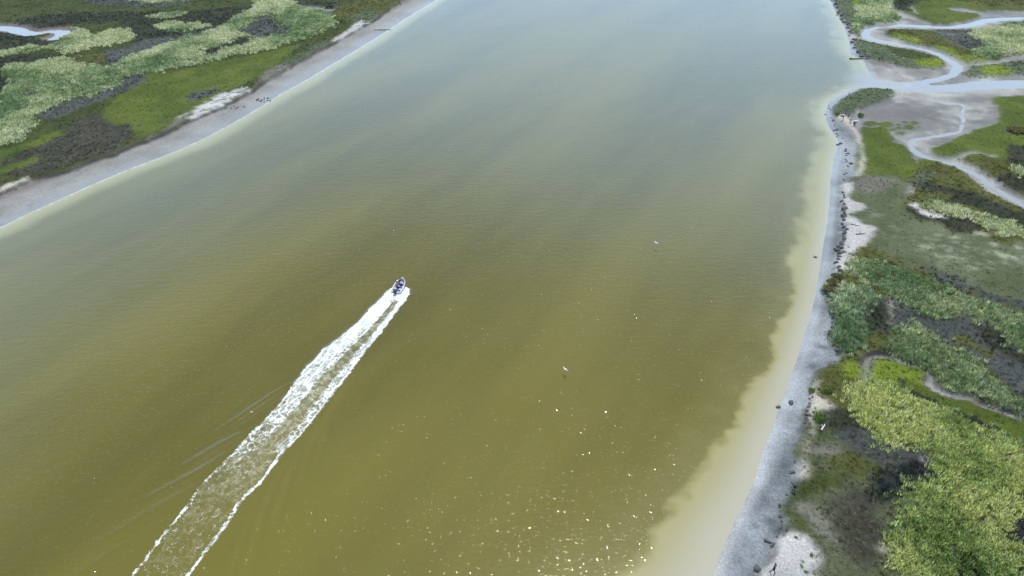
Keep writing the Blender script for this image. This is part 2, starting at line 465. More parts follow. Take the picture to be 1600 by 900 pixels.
# upper creek country
patch('shrub', [(1290, -60), (1299, -20), (1305, 5), (1317, 25), (1329, 39), (1336, 50), (1344, 56), (1350, 46), (1356, 40), (1350, 20), (1345, -20), (1340, -60)], .7, 'north_edge')
patch('reed', [(1338, 52), (1345, 54), (1351, 45), (1356, 39), (1368, 36), (1385, 33.5), (1402, 30), (1408, 25), (1398, 20), (1394, 10), (1390, -4), (1395, -30), (1345, -30), (1342, 0), (1340, 20), (1336, 38)], .7, 'north_reed')
patch('lime', [(1328, 2), (1333, -6), (1342, -4), (1342, 7), (1334, 8)], .7, 'north_lime')
patch('turf', [(1396, -60), (1392, -20), (1395, 0), (1400, 12), (1416, 18), (1432, 25), (1452, 33), (1470, 36.5), (1500, 36.5), (1515, 32), (1530, 25), (1528, 19), (1545, 15), (1562, 14), (1600, 16), (1700, 14), (1900, 10), (1800, -300), (1400, -300), (1270, -130), (1300, -90)], .8, 'north_turf')
patch('dark', [(1392, 2), (1410, -4), (1440, -8), (1480, -6), (1440, 2), (1425, 10), (1415, 16), (1400, 12)], 2)
patch('olive', [(1490, -2), (1540, -8), (1640, -8), (1640, 6), (1590, 10), (1540, 8)], 3)
patch('mudd', [(1480, 12), (1505, 12), (1530, 17), (1560, 22), (1545, 24), (1520, 19), (1498, 17)], .5)
patch('olive', [(1386, 46), (1400, 44), (1430, 45), (1460, 45), (1500, 45), (1515, 44), (1532, 45), (1560, 38), (1580, 33), (1600, 34), (1700, 33), (1900, 30), (1900, 84), (1700, 86), (1600, 84.5), (1575, 84), (1560, 92), (1545, 97), (1525, 97.5), (1500, 95), (1490, 87), (1475, 80), (1455, 72), (1430, 66), (1405, 60), (1388, 54)], .4, 'inner_olive')
patch('grey', [(1455, 50), (1480, 46), (1515, 46), (1520, 56), (1540, 66), (1545, 72), (1520, 76), (1495, 72), (1480, 60)], 1, 'inner_grey')
patch('reed', [(1518, 50), (1525, 46), (1545, 44), (1560, 40), (1585, 37), (1610, 38), (1720, 36), (1720, 84), (1600, 83), (1575, 82), (1562, 90), (1540, 90), (1522, 85), (1520, 78), (1545, 74), (1535, 62), (1520, 56)], .6, 'inner_reed')
patch('lime', [(1392, 50), (1405, 53), (1425, 58), (1440, 62), (1436, 67), (1415, 62), (1396, 58)], .5, 'inner_lime')
patch('lime', [(1458, 73), (1475, 72), (1492, 78), (1500, 86), (1520, 88), (1542, 92), (1548, 96), (1525, 97.5), (1500, 95), (1490, 87), (1475, 80)], .5, 'inner_lime')
patch('shrub', [(1337, 62), (1350, 62), (1375, 68), (1405, 73), (1430, 78), (1460, 86), (1477, 95), (1474, 102), (1455, 105), (1430, 104), (1410, 103), (1395, 97), (1375, 93), (1355, 88), (1345, 82), (1338, 72)], .4, 'bank_shrub')
patch('turfd', [(1380, 71), (1405, 75), (1430, 80), (1455, 87), (1462, 92), (1440, 93), (1415, 90), (1400, 84)], .7)
patch('lime', [(1432, 94), (1450, 91), (1466, 92), (1476, 97), (1470, 103), (1450, 104), (1434, 101)], .5, 'bank_lime')
patch('shrub', [(1498, 108), (1510, 102.5), (1530, 101), (1560, 98), (1590, 94), (1700, 91), (1900, 92), (1900, 112), (1700, 112), (1600, 114), (1580, 115), (1550, 117), (1525, 119), (1505, 115)], .4, 'east_shrub')
patch('lime', [(1530, 109), (1545, 103), (1562, 102), (1585, 110), (1580, 114.5), (1555, 117), (1538, 116)], .5, 'east_lime')
# lower right marsh
patch('olive', [(1286, 450), (1300, 432), (1312, 424), (1330, 420), (1345, 405), (1400, 430), (1600, 560), (1900, 640), (1900, 760), (1650, 720), (1500, 660), (1400, 640), (1340, 700), (1253, 723), (1245, 697), (1253, 670), (1263, 643), (1270, 620), (1272, 595), (1277, 577), (1300, 566), (1315, 552), (1297, 530), (1299, 507), (1301, 485), (1292, 462)], .6, 'low_olive')
patch('brown', [(1287, 451), (1300, 434), (1312, 425), (1320, 428), (1314, 445), (1305, 458), (1294, 464)], .6, 'edge_brown')
patch('reed', [(1335, 412), (1345, 406), (1360, 408), (1400, 421), (1450, 439), (1487, 454), (1525, 469), (1575, 487), (1600, 500), (1700, 530), (1900, 590), (1900, 660), (1700, 590), (1600, 550), (1575, 525), (1550, 507), (1512, 495), (1487, 488), (1470, 497), (1440, 488), (1425, 476), (1398, 466), (1380, 450), (1355, 437), (1335, 428)], 1.0, 'reed_band')
patch('reedg', [(1300, 462), (1310, 450), (1328, 444), (1345, 447), (1365, 456), (1382, 468), (1370, 474), (1353, 478), (1358, 495), (1360, 514), (1354, 528), (1345, 540), (1332, 549), (1317, 550), (1304, 530), (1303, 500), (1304, 480)], .8, 'reed_green')
patch('grey', [(1352, 480), (1372, 473), (1395, 466), (1425, 476), (1440, 488), (1470, 498), (1487, 489), (1512, 496), (1550, 508), (1575, 526), (1600, 552), (1700, 592), (1900, 665), (1900, 710), (1700, 660), (1600, 622), (1560, 592), (1530, 562), (1500, 546), (1478, 540), (1460, 522), (1440, 511), (1420, 507), (1408, 516), (1380, 518), (1357, 517)], 1.0, 'grey_band')
patch('dark', [(1355, 485), (1385, 474), (1394, 480), (1396, 505), (1385, 514), (1360, 515)], 1, 'dark_pocket')
patch('dark', [(1530, 508), (1552, 510), (1575, 528), (1600, 555), (1680, 585), (1680, 600), (1600, 575), (1560, 548), (1540, 530)], 1.2, 'dark_pocket')
patch('olive', [(1492, 524), (1510, 524), (1540, 538), (1560, 552), (1540, 556), (1510, 545), (1490, 538)], 1.5)
patch('reed', [(1386, 548), (1400, 530), (1414, 513), (1430, 507), (1446, 512), (1461, 523), (1478, 540), (1500, 549), (1520, 558), (1533, 570), (1541, 590), (1560, 604), (1580, 620), (1600, 632), (1700, 668), (1900, 720), (1900, 745), (1700, 690), (1600, 648), (1570, 635), (1545, 623), (1518, 613), (1490, 603), (1465, 592), (1450, 581), (1425, 570), (1400, 560)], .8, 'reed_mid')
patch('lime', [(1362, 564), (1380, 561), (1402, 564), (1428, 572), (1446, 586), (1444, 598), (1420, 594), (1405, 604), (1384, 594), (1363, 592)], .8, 'low_lime')
patch('lime', [(1312, 572), (1330, 566), (1350, 570), (1351, 594), (1330, 596), (1316, 586)], 1.2, 'low_lime')
patch('lime', [(1466, 599), (1480, 599), (1515, 612), (1518, 617), (1490, 608), (1470, 606)], .5, 'low_lime')
patch('mudd', [(1452, 584), (1462, 590), (1468, 600), (1480, 606), (1512, 613), (1520, 619), (1490, 618), (1466, 611), (1453, 602), (1449, 592)], .3)
patch('turf', [(1402, 604), (1425, 598), (1446, 602), (1462, 614), (1500, 627), (1560, 648), (1600, 661), (1700, 694), (1900, 752), (1900, 800), (1700, 730), (1600, 693), (1560, 677), (1530, 662), (1500, 646), (1470, 632), (1440, 624), (1415, 614)], .6, 'creek_turf')
patch('mix', [(1230, 813), (1230, 787), (1243, 767), (1260, 747), (1253, 723), (1246, 700), (1254, 672), (1264, 648), (1275, 640), (1300, 640), (1345, 660), (1420, 690), (1440, 740), (1410, 790), (1415, 830), (1400, 860), (1405, 900), (1420, 1000), (1480, 1150), (1250, 1150), (1262, 960), (1275, 900), (1280, 864), (1268, 846), (1247, 833)], .6, 'low_mix')
patch('turfd', [(1232, 812), (1231, 790), (1243, 769), (1262, 750), (1290, 742), (1330, 752), (1300, 768), (1275, 772), (1262, 800), (1275, 830), (1284, 862), (1262, 842), (1246, 832)], 1, 'low_edge')
patch('turfd', [(1254, 720), (1247, 698), (1255, 672), (1264, 655), (1266, 690), (1258, 712)], .5, 'low_edge')
patch('olive', [(1290, 720), (1330, 712), (1370, 722), (1380, 735), (1350, 745), (1310, 745)], 1.5)
patch('soil', [(1252, 790), (1268, 786), (1280, 800), (1296, 815), (1310, 838), (1296, 842), (1275, 826), (1258, 810)], 1.5)
patch('soil', [(1268, 700), (1290, 686), (1306, 700), (1300, 718), (1276, 716)], 2)
patch('soil', [(1375, 740), (1385, 728), (1392, 735), (1382, 748)], 1)
patch('brown', [(1296, 800), (1320, 775), (1350, 765), (1372, 775), (1385, 800), (1388, 830), (1378, 862), (1360, 878), (1330, 870), (1308, 845)], 1.5, 'brown_patch')
patch('grey', [(1300, 665), (1345, 655), (1370, 678), (1420, 690), (1455, 697), (1465, 712), (1430, 716), (1395, 726), (1350, 712), (1310, 690)], 1.2, 'grey_strip')
patch('dark', [(1283, 655), (1292, 630), (1312, 618), (1340, 628), (1350, 650), (1340, 668), (1300, 668)], 1.2, 'low_dark')
patch('olive', [(1290, 600), (1320, 596), (1340, 605), (1345, 640), (1312, 632), (1295, 625)], 1.5)
patch('reedb', [(1326, 606), (1345, 602), (1362, 597), (1385, 600), (1410, 612), (1432, 624), (1460, 632), (1490, 647), (1530, 666), (1570, 683), (1600, 694), (1700, 732), (1900, 805), (1900, 1150), (1490, 1150), (1425, 1000), (1405, 900), (1395, 862), (1391, 846), (1400, 830), (1414, 820), (1420, 800), (1409, 778), (1420, 758), (1446, 753), (1471, 738), (1470, 714), (1450, 695), (1420, 689), (1395, 690), (1370, 680), (1346, 662), (1341, 640), (1332, 622)], .9, 'reed_big')
patch('black', [(1364, 762), (1374, 738), (1400, 728), (1430, 715), (1455, 712), (1472, 722), (1470, 740), (1450, 752), (1425, 757), (1410, 772), (1402, 786), (1385, 788), (1372, 778)], .8, 'black_rush')
patch('sand', [(1440, 715), (1450, 713), (1458, 716), (1455, 721), (1447, 720)], .3)
patch('path', [(1374, 855), (1382, 848), (1390, 853), (1388, 862), (1378, 864)], .4)
patch('black', [(1476, 868), (1486, 856), (1500, 860), (1512, 868), (1528, 874), (1534, 886), (1520, 892), (1500, 884), (1484, 880)], .8, 'black_small')
patch('black', [(1566, 830), (1580, 818), (1592, 800), (1640, 790), (1640, 845), (1600, 850), (1580, 842)], .8, 'black_small')
patch('black', [(1530, 812), (1540, 810), (1546, 820), (1538, 824)], .5, 'black_small')
patch('black', [(1580, 892), (1592, 876), (1640, 880), (1640, 900), (1600, 900)], .8, 'black_small')
patch('black', [(1480, 905), (1510, 895), (1550, 900), (1540, 915), (1500, 915)], .8, 'black_small')
patch('sand', [(1160, 960), (1183, 902), (1195, 884), (1214, 858), (1222, 838), (1240, 830), (1262, 842), (1281, 864), (1272, 896), (1262, 960), (1250, 1100), (1130, 1100)], .6)
patch('path', [(1264, 645), (1268, 622), (1274, 596), (1279, 598), (1276, 618), (1290, 622), (1301, 634), (1296, 642), (1279, 640), (1272, 648), (1270, 668), (1264, 692), (1257, 716), (1262, 742), (1252, 752), (1252, 720), (1261, 688), (1266, 664)], .3)
patch('path', [(1388, 466), (1392, 466), (1393, 480), (1396, 496), (1392, 508), (1389, 508), (1392, 494), (1390, 480)], .2)

# creeks: centre line (px), half width at start and end (m), bottom level
CREEKS = [
 ([(1720, 27), (1650, 27), (1600, 28), (1560, 29), (1535, 33), (1512, 38.5), (1480, 41), (1440, 40), (1400, 38.5), (1372, 40), (1356, 45), (1352, 53), (1364, 61), (1400, 67), (1440, 74), (1470, 84), (1488, 95), (1500, 104), (1492, 113), (1476, 121), (1450, 126), (1420, 131), (1390, 132)], 2.6, 1.7, -.10),
 ([(1720, 86), (1650, 87), (1600, 87.5), (1585, 88.5), (1565, 94), (1542, 98.5), (1515, 100.5), (1500, 105)], .9, .9, .02),
 ([(1900, 126), (1720, 129), (1600, 130), (1540, 132), (1480, 137), (1430, 136), (1390, 132), (1360, 130)], 5.0, 3.0, -.10),
 ([(1408, 136), (1430, 147), (1465, 158), (1490, 160), (1506, 163), (1503, 175), (1506, 190), (1500, 203), (1480, 209.5), (1440, 215), (1424, 222), (1431, 235), (1450, 245), (1480, 251), (1510, 262), (1532, 275), (1552, 290), (1575, 304), (1600, 317), (1650, 340), (1800, 400)], .48, 2.0, -.05),
 ([(1353, 600), (1355, 582), (1354.5, 569), (1361, 561), (1376, 558), (1392, 560), (1415, 567), (1440, 578), (1450, 586), (1448, 597), (1456, 607), (1472, 616), (1500, 623), (1530, 633), (1560, 644), (1600, 657), (1700, 690), (1900, 748)], .45, .6, -.02),
 ([(-300, 40), (-100, 40), (0, 43), (25, 46), (45, 52), (60, 51), (80, 47.5), (98, 49.5), (93, 57), (84, 60)], 5.5, 3.0, -.12),
 ([(1395, 16), (1412, 22), (1430, 29), (1450, 36)], .5, .6, .05),
 ([(1424, 10), (1427, 16), (1430, 22)], .5, .5, .05),
 ([(1450, 47), (1470, 53), (1485, 56)], .5, .5, .05),
 ([(1500, 16), (1530, 20), (1552, 24)], .4, .4, .1),
 ([(1400, 152), (1406, 150), (1420, 150)], .4, .4, .05),
 ([(1495, 249), (1506, 243), (1530, 241), (1550, 246)], .5, .4, .2),
 ([(1500, 180), (1480, 174), (1462, 176), (1448, 182)], .35, .2, .06),
 ([(1505, 192), (1520, 188), (1535, 180), (1540, 170)], .35, .2, .06),
 ([(1440, 148), (1425, 156), (1400, 160), (1385, 168)], .35, .2, .06),
 ([(1520, 134), (1530, 143), (1545, 148)], .4, .2, .05),
 ([(1424, 224), (1412, 218), (1404, 214)], .3, .2, .08),
 ([(1440, 125), (1420, 120), (1400, 112), (1385, 108)], .4, .2, .06),
]
creek_w = [(spline(atxy(c[0], .3), 4), c[1], c[2], c[3]) for c in CREEKS]

def survey(X, Y, fine=True):
    """height, cover class, cover patch and colour for points of the plain"""
    shp = X.shape
    X, Y = X.ravel(), Y.ravel()
    nx = (fbm(X, Y, 6, 3, 3) - .5) * 2
    ny = (fbm(X, Y, 6, 3, 43) - .5) * 2
    fx = (fbm(X, Y, 1.3, 3, 63) - .5) * 2
    fy = (fbm(X, Y, 1.3, 3, 83) - .5) * 2
    # signed distance to the water's edge, metres, positive on land
    inL = in_poly(X, Y, polyL)
    inR = in_poly(X + .5 * fx, Y + .5 * fy, polyR)
    dL = dist_line(X, Y, shoreL)
    dR = dist_line(X, Y, shoreR)
    d = np.where(inL, dL, np.where(inR, dR, -np.minimum(dL, dR)))
    right = dR < dL
    # tide flats
    zR = np.where(d < 6, d * .055, .33 + (d - 6) * .01)
    zR = np.minimum(zR, .48) + (fbm(X, Y, 5, 4, 5) - .5) * .10 * smooth(0, 3, d)
    bay = smooth(1250, 1360, to_px(X, Y)[0]) * smooth(240, 150, to_px(X, Y)[1])
    zR = np.where(right & (d > 0), zR * (1 - bay) + bay * np.clip(zR, .10, .26), zR)
    zL = np.minimum(d * .03, .36)
    z = np.where(right, zR, zL)
    z = np.maximum(z, -1.6)
    cls = np.full(X.shape, CID['mud'], np.int32)
    gr = right & (d > -2) & (d < 9.5 + 3 * nx)
    px, py = to_px(X, Y)
    gr &= ~((py < 215) & (px > 1345)) & (py > 60)
    cls[gr] = CID['grav']
    pid = np.full(X.shape, -1, np.int32)
    caches = {}
    for i, (c, poly, jit, name) in enumerate(P):
        if jit not in caches:
            caches[jit] = to_px(X + jit * (.8 * nx + 1.1 * fx), Y + jit * (.8 * ny + 1.1 * fy), CL[c]['h'] or .3)
        qx, qy = caches[jit]
        m = in_poly(qx, qy, poly) & (d > .3)
        cls[m] = CID[c]
        pid[m] = i
        hh = CL[c]['h']
        if hh is not None:
            z = np.where(m, hh + (fbm(X, Y, 7, 3, 9) - .5) * .25 + np.where(right, 0, .5 * smooth(26, 10, d)), z)
        else:
            z = np.where(m, np.minimum(z, .3), z)
    # creeks cut into the marsh
    margin = np.zeros(X.shape)
    for line, w0, w1, bottom in creek_w:
        lo, hi = line.min(0) - 8, line.max(0) + 8
        sel = np.nonzero((X > lo[0]) & (X < hi[0]) & (Y > lo[1]) & (Y < hi[1]))[0]
        if len(sel) == 0:
            continue
        dd, tt, _ = dist_line(X[sel] + .7 * fx[sel] + .5 * nx[sel], Y[sel] + .7 * fy[sel] + .5 * ny[sel], line, True)
        tot = np.sum(np.linalg.norm(np.diff(line, axis=0), axis=1))
        w = w0 + (w1 - w0) * tt / tot
        k = smooth(1.55, .6, dd / w)
        z[sel] = z[sel] * (1 - k) + (bottom + (fbm(X[sel], Y[sel], 3.5, 4, 141) - .55) * .16 * min(1, w0)) * k
        margin[sel] = np.maximum(margin[sel], smooth(3.2, 1.0, dd / w))
        m = dd < w * 1.25
        cls[sel[m]] = CID['mud']
        pid[sel[m]] = -1
    # dune by the lower right beach
    mx, my = at(1232, 880, .8)[:2]
    r = np.hypot((X - mx) / 3.0, (Y - my) / 2.4)
    z = z + .55 * smooth(1.2, 0, r) * (d > 0)
    # colour
    a = np.array([CL[c]['c'][0] for c in CNAME])
    b = np.array([CL[c]['c'][1] for c in CNAME])
    t = np.clip((fbm(X, Y, 5, 5, 21) - .5) * 2.6 + .5, 0, 1)
    t = np.clip(t * .55 + .45 * fbm(X, Y, .9, 2, 31) * 1.1, 0, 1)
    col = a[cls] + (b[cls] - a[cls]) * t[:, None]
    # gravel turns to browner silt toward the bank, pale wrack lines along the shore
    g = cls == CID['grav']
    k = smooth(4.5, 8, d + 1.2 * nx)
    brown = np.array([.27, .25, .25])
    col[g] = col[g] * (1 - .8 * k[g, None]) + brown * .8 * k[g, None]
    streak = smooth(.50, .72, fbm(d * 1.0 + .8 * nx, (X * .3 + Y) * .10, .9, 4, 51))
    col[g] *= (1 - .45 * streak[g, None] * smooth(.8, 2.0, d[g])[:, None])
    wrack = smooth(.60, .70, fbm(X, Y, .9, 3, 53)) * smooth(.42, .62, fbm(d * 1.0, (X * .3 + Y) * .2, 1.6, 3, 55)) * smooth(1.2, 2.5, d)
    col[g] *= (1 - .72 * wrack[g, None])
    # tide flat: darker, browner toward the foot of the bank on the left
    ml = (cls == CID['mud']) & ~right
    kb = smooth(8.0, 11.5, d)
    col[ml] = col[ml] * (1 - .42 * kb[ml, None] * np.array([.75, .95, .95]))
    # mud of the bay: paler crust where it has dried
    mr = (cls == CID['mud']) & right
    crust = smooth(.40, .66, .6 * fbm(X, Y, 14, 4, 77) + .4 * fbm(X, Y, 2.5, 5, 79))
    col[mr] *= (.56 + .62 * crust[mr, None]) * (1 + .35 * margin[mr, None])
    # drier paler tufts of the speckled flat and bare spots
    sp = cls == CID['speck']
    s = smooth(.58, .72, fbm(X, Y, 1.0, 2, 91)) * smooth(.35, .6, fbm(X, Y, 14, 2, 92))
    col[sp] += s[sp, None] * np.array([.16, .16, .13])
    wet = np.where(d < 0, 1.0, np.where(right, smooth(2.2, .2, d), smooth(7, 1, d) * .8 + .2))
    wet = np.where((cls == CID['mud']) & right, np.maximum(wet, .34 - .25 * crust), wet)
    wet = np.where(cls == CID['mudd'], .45, wet)
    wet = np.where(pid >= 0, np.where(cls == CID['mudd'], .45, 0), wet)
    return (q.reshape(shp + q.shape[1:]) for q in (z, cls, pid, col, wet, d))

# ------------------------------------------------------------------ ground material
def ground_material():
    m, nt, out = new_mat('marsh_ground')
    L = nt.links
    geo = N(nt, 'ShaderNodeNewGeometry')
    pos = geo.outputs['Position']
    colA = N(nt, 'ShaderNodeAttribute', attribute_name='cover')
    wetA = N(nt, 'ShaderNodeAttribute', attribute_name='wet')
    n1 = noise_node(nt, pos, 3.2, 6, .7)
    n2 = noise_node(nt, pos, 14.0, 3, .6)
    v = map_range(nt, n1, .3, .7, .66, 1.34, False)
    col = mix_col(nt, 1.0, colA.outputs['Color'], (1, 1, 1), 'MULTIPLY')
    hv = N(nt, 'ShaderNodeHueSaturation')
    L.new(col, hv.inputs['Color'])
    L.new(v, hv.inputs['Value'])
    v2 = map_range(nt, n2, .3, .7, .58, 1.42, False)
    hv2 = N(nt, 'ShaderNodeHueSaturation')
    L.new(hv.outputs[0], hv2.inputs['Color'])
    L.new(v2, hv2.inputs['Value'])
    # dark bits of wrack and stones
    vor = N(nt, 'ShaderNodeTexVoronoi')
    vor.inputs['Scale'].default_value = 2.6
    L.new(pos, vor.inputs['Vector'])
    spot = map_range(nt, vor.outputs['Distance'], .10, .19, 1.0, 0.0)
    gate = map_range(nt, noise_node(nt, pos, .35, 3, .6), .52, .64, 0, 1)
    spot = math_node(nt, 'MULTIPLY', spot, gate)
    spot = math_node(nt, 'MULTIPLY', spot, .65)
    col2 = mix_col(nt, spot, hv2.outputs[0], (.07, .065, .06))
    # bare peat on steep faces, dark tone also standing in for bank shade
    sep = N(nt, 'ShaderNodeSeparateXYZ')
    L.new(geo.outputs['Normal'], sep.inputs[0])
    steep = map_range(nt, sep.outputs[2], .70, .93, 1, 0)
    col3 = mix_col(nt, steep, col2, (.045, .036, .03))
    b = N(nt, 'ShaderNodeBsdfPrincipled')
    L.new(col3, b.inputs['Base Color'])
    r = map_range(nt, wetA.outputs['Fac'], 0, 1, .9, .28, False)
    L.new(r, b.inputs['Roughness'])
    sp = map_range(nt, wetA.outputs['Fac'], 0, 1, .15, .55, False)
    L.new(sp, b.inputs['Specular IOR Level'])
    bp = N(nt, 'ShaderNodeBump')
    bp.inputs['Strength'].default_value = .5
    bp.inputs['Distance'].default_value = .10
    L.new(math_node(nt, 'ADD', n1, math_node(nt, 'MULTIPLY', n2, .5)), bp.inputs['Height'])
    L.new(bp.outputs[0], b.inputs['Normal'])
    L.new(b.outputs[0], out.inputs['Surface'])
    return m

MAT_GROUND = ground_material()

# ------------------------------------------------------------------ ground: fine where the camera looks, coarse to the horizon
def steps(segs):
    out = []
    for a, b, h in segs:
        out.append(np.arange(a, b - 1e-6, h))
    out.append([segs[-1][1]])
    return np.concatenate(out)

def in_view(X, Y, m):
    d = Y * CT + CAM_H * ST
    return (np.abs(X) < .7266 * d + m) & (Y > 43 - m * .6) & (Y < 316 + m)

def grid_mesh(name, xs, ys, keep, z, attrs):
    ny, nx = len(ys), len(xs)
    X, Y = np.meshgrid(xs, ys)
    idx = np.arange(nx * ny).reshape(ny, nx)
    f = np.stack([idx[:-1, :-1], idx[:-1, 1:], idx[1:, 1:], idx[1:, :-1]], -1)[keep]
    used = np.unique(f)
    remap = np.full(nx * ny, -1, np.int64)
    remap[used] = np.arange(len(used))
    V = np.stack([X.ravel(), Y.ravel(), z.ravel()], 1)[used]
    me = np_mesh(name, V, remap[f])
    for nm, kd, data in attrs:
        dd = data.reshape(nx * ny, -1)[used]
        if kd == 'FLOAT_COLOR' and dd.shape[1] == 3:
            dd = np.hstack([dd, np.ones((len(dd), 1))])
        attr(me, nm, kd, dd)
    return me

def cells(A):
    return (A[:-1, :-1] + A[1:, :-1] + A[:-1, 1:] + A[1:, 1:]) / 4

gx = steps([(-240, 245, .48)])
gy = steps([(32, 130, .34), (130, 190, .5), (190, 338, .9)])
GX, GY = np.meshgrid(gx, gy)
GZ, GCLS, GPID, GCOL, GWET, GD = survey(GX, GY)
for _ in range(1):          # soften the stair-steps of the cut banks
    Zp = np.pad(GZ, 1, mode='edge')
    GZ = (4 * GZ + 2 * (Zp[:-2, 1:-1] + Zp[2:, 1:-1] + Zp[1:-1, :-2] + Zp[1:-1, 2:]) + Zp[:-2, :-2] + Zp[2:, 2:] + Zp[:-2, 2:] + Zp[2:, :-2]) / 16
for _ in range(2):          # ground colours run into each other at the edges of patches
    Cp = np.pad(GCOL, ((1, 1), (1, 1), (0, 0)), mode='edge')
    GCOL = (2 * GCOL + Cp[:-2, 1:-1] + Cp[2:, 1:-1] + Cp[1:-1, :-2] + Cp[1:-1, 2:]) / 6
view_c = in_view(cells(GX), cells(GY), 14)
keep = view_c & (cells(GD) > -9)
me = grid_mesh('ground', gx, gy, keep, GZ, [('cover', 'FLOAT_COLOR', GCOL), ('wet', 'FLOAT', GWET)])
for p in me.polygons:
    p.use_smooth = True
ground = link('ground', me, MAT_GROUND)
tag(ground, 'marsh ground, tide flats and banks on both sides of the river', None, None, 'structure')

fx_ = steps([(-3000, -600, 150), (-600, 600, 12), (600, 3000, 150)])
fy_ = steps([(-600, -60, 60), (-60, 700, 12), (700, 5000, 172)])
FX, FY = np.meshgrid(fx_, fy_)
FZ, FCLS, FPID, FCOL, FWET, FD = survey(FX, FY, False)
big = fbm(FX, FY, 60, 4, 300)
FCOL = np.where((FD > 12)[..., None], FCOL * (.7 + .9 * big[..., None]), FCOL)
keepf = ~(in_view(cells(FX), cells(FY), 6)) & (cells(FD) > -20)
me = grid_mesh('distant_ground', fx_, fy_, keepf, np.where(FD > 12, .62, FZ - .12), [('cover', 'FLOAT_COLOR', FCOL), ('wet', 'FLOAT', FWET)])
tag(link('distant_ground', me, MAT_GROUND), 'flat marsh plain reaching to the horizon', None, None, 'structure')

def ground_z(x, y):
    """height of the built ground at a point"""
    i = int(np.clip(np.searchsorted(gx, x) - 1, 0, len(gx) - 2))
    j = int(np.clip(np.searchsorted(gy, y) - 1, 0, len(gy) - 2))
    u = (x - gx[i]) / (gx[i + 1] - gx[i])
    v = (y - gy[j]) / (gy[j + 1] - gy[j])
    return float((GZ[j, i] * (1 - u) + GZ[j, i + 1] * u) * (1 - v) + (GZ[j + 1, i] * (1 - u) + GZ[j + 1, i + 1] * u) * v)

def on_ground(u, v):
    """where the line of sight through a pixel meets the built ground"""
    z = .5
    for _ in range(6):
        x, y, _z = at(u, v, z)
        z = ground_z(x, y)
    return Vector((x, y, z))

# ------------------------------------------------------------------ river
WAKE_L = [(618, 449), (607, 457), (596, 467), (575, 490), (555, 510), (530, 531), (500, 555), (470, 586), (445, 620), (420, 650), (390, 681), (355, 718), (325, 747), (290, 790), (260, 828), (230, 866), (203, 900), (140, 985), (60, 1100)]
WAKE_R = [(634, 447), (640, 456), (628, 477), (609, 502), (590, 527), (565, 560), (541, 590), (521, 615), (500, 641), (478, 668), (460, 686), (434, 718), (415, 744), (392, 766), (370, 797), (347, 830), (325, 860), (299, 896), (240, 985), (170, 1100)]
def resample(line, n):
    s = np.concatenate([[0], np.cumsum(np.linalg.norm(np.diff(line, axis=0), axis=1))])
    t = np.linspace(0, s[-1], n)
    return np.stack([np.interp(t, s, line[:, 0]), np.interp(t, s, line[:, 1])], 1)
wl_ = resample(spline(atxy(WAKE_L), 3), 60)
wr_ = resample(spline(atxy(WAKE_R), 3), 60)
wc_ = (wl_ + wr_) / 2
ww_ = np.linalg.norm(wl_ - wr_, axis=1) / 2
wlen = np.concatenate([[0], np.cumsum(np.linalg.norm(np.diff(wc_, axis=0), axis=1))])

def wake_coords(X, Y):
    d, t, side = dist_line(X, Y, wc_, True)
    w = np.interp(t, wlen, ww_)
    w = w + (fbm(X, Y, 2.6, 3, 610) - .5) * .6 + (fbm(X, Y, .7, 2, 620) - .5) * .28
    return t, d * side / w, d          # along (m), across (-1 left edge .. 1 right edge as seen going away), metres

def wake_density(s, t):
    """how much of the surface is foam"""
    near = smooth(18, 4, s)
    mid = smooth(52, 22, s)
    far = smooth(22, 50, s)
    edgeL = np.exp(-((t + .93) / .07) ** 2)
    edgeR = np.exp(-((t - .90) / .075) ** 2)
    lb = smooth(-1.06, -.94, t) * smooth(.10, -.25, t)
    rb = smooth(.34, .62, t) * smooth(1.06, .93, t)
    core = np.exp(-((t + .02) / .10) ** 2)
    d = np.maximum.reduce([edgeL * (.60 + .22 * (1 - far)), edgeR * (.68 + .2 * (1 - far)),
                           lb * (.16 + .44 * mid + .26 * near), rb * (.12 + .40 * mid + .30 * near),
                           core * smooth(34, 10, s) * .7,
                           .20 * smooth(1.0, .85, np.abs(t)) * smooth(6, 30, s)])
    allw = smooth(5.5, 1.5, s) * smooth(1.08, .92, np.abs(t))
    d = np.maximum(d, allw)
    d = d * smooth(-.2, .8, s)
    return np.where(np.abs(t) > 1.3, 0, d)

RIDGES = [  # diverging waves thrown off by the boat: px line, height, half width
 ([(470, 592), (440, 608), (400, 634), (360, 661), (325, 682)], .13, .45),
 ([(400, 668), (350, 692), (305, 718), (270, 738)], .15, .55),
 ([(345, 715), (300, 742), (250, 768), (210, 790)], .12, .55),
 ([(300, 765), (250, 792), (200, 822), (150, 850), (110, 872)], .07, .7),
 ([(255, 810), (205, 842), (150, 880), (100, 915)], .05, .7),
 ([(200, 868), (140, 905), (80, 945)], .04, .7),
 ([(560, 572), (530, 612), (508, 650), (495, 690), (480, 740)], .09, .5),
 ([(520, 622), (495, 662), (472, 715), (455, 770)], .09, .5),
 ([(480, 675), (455, 720), (430, 780), (410, 840)], .09, .55),
 ([(440, 725), (415, 770), (390, 835), (372, 900)], .09, .6),
 ([(400, 775), (375, 830), (350, 900)], .08, .6),
]
rx = steps([(-4000, -420, 400), (-420, -150, 15), (-150, -62, 2.0), (-62, -10, .27), (-10, 130, .75), (130, 420, 14.5), (420, 4000, 400)])
ry = steps([(-800, 24, 50), (24, 34, 2), (34, 106, .29), (106, 340, 1.8), (340, 700, 20), (700, 6000, 400)])
RX, RY = np.meshgrid(rx, ry)
RZ = np.zeros(RX.shape)
sel = (RX > -70) & (RX < 5) & (RY > 20) & (RY < 112)
sx, sy = RX[sel], RY[sel]
s_, t_, _ = wake_coords(sx, sy)
den = wake_density(s_, t_)
FOAM = np.zeros(RX.shape)
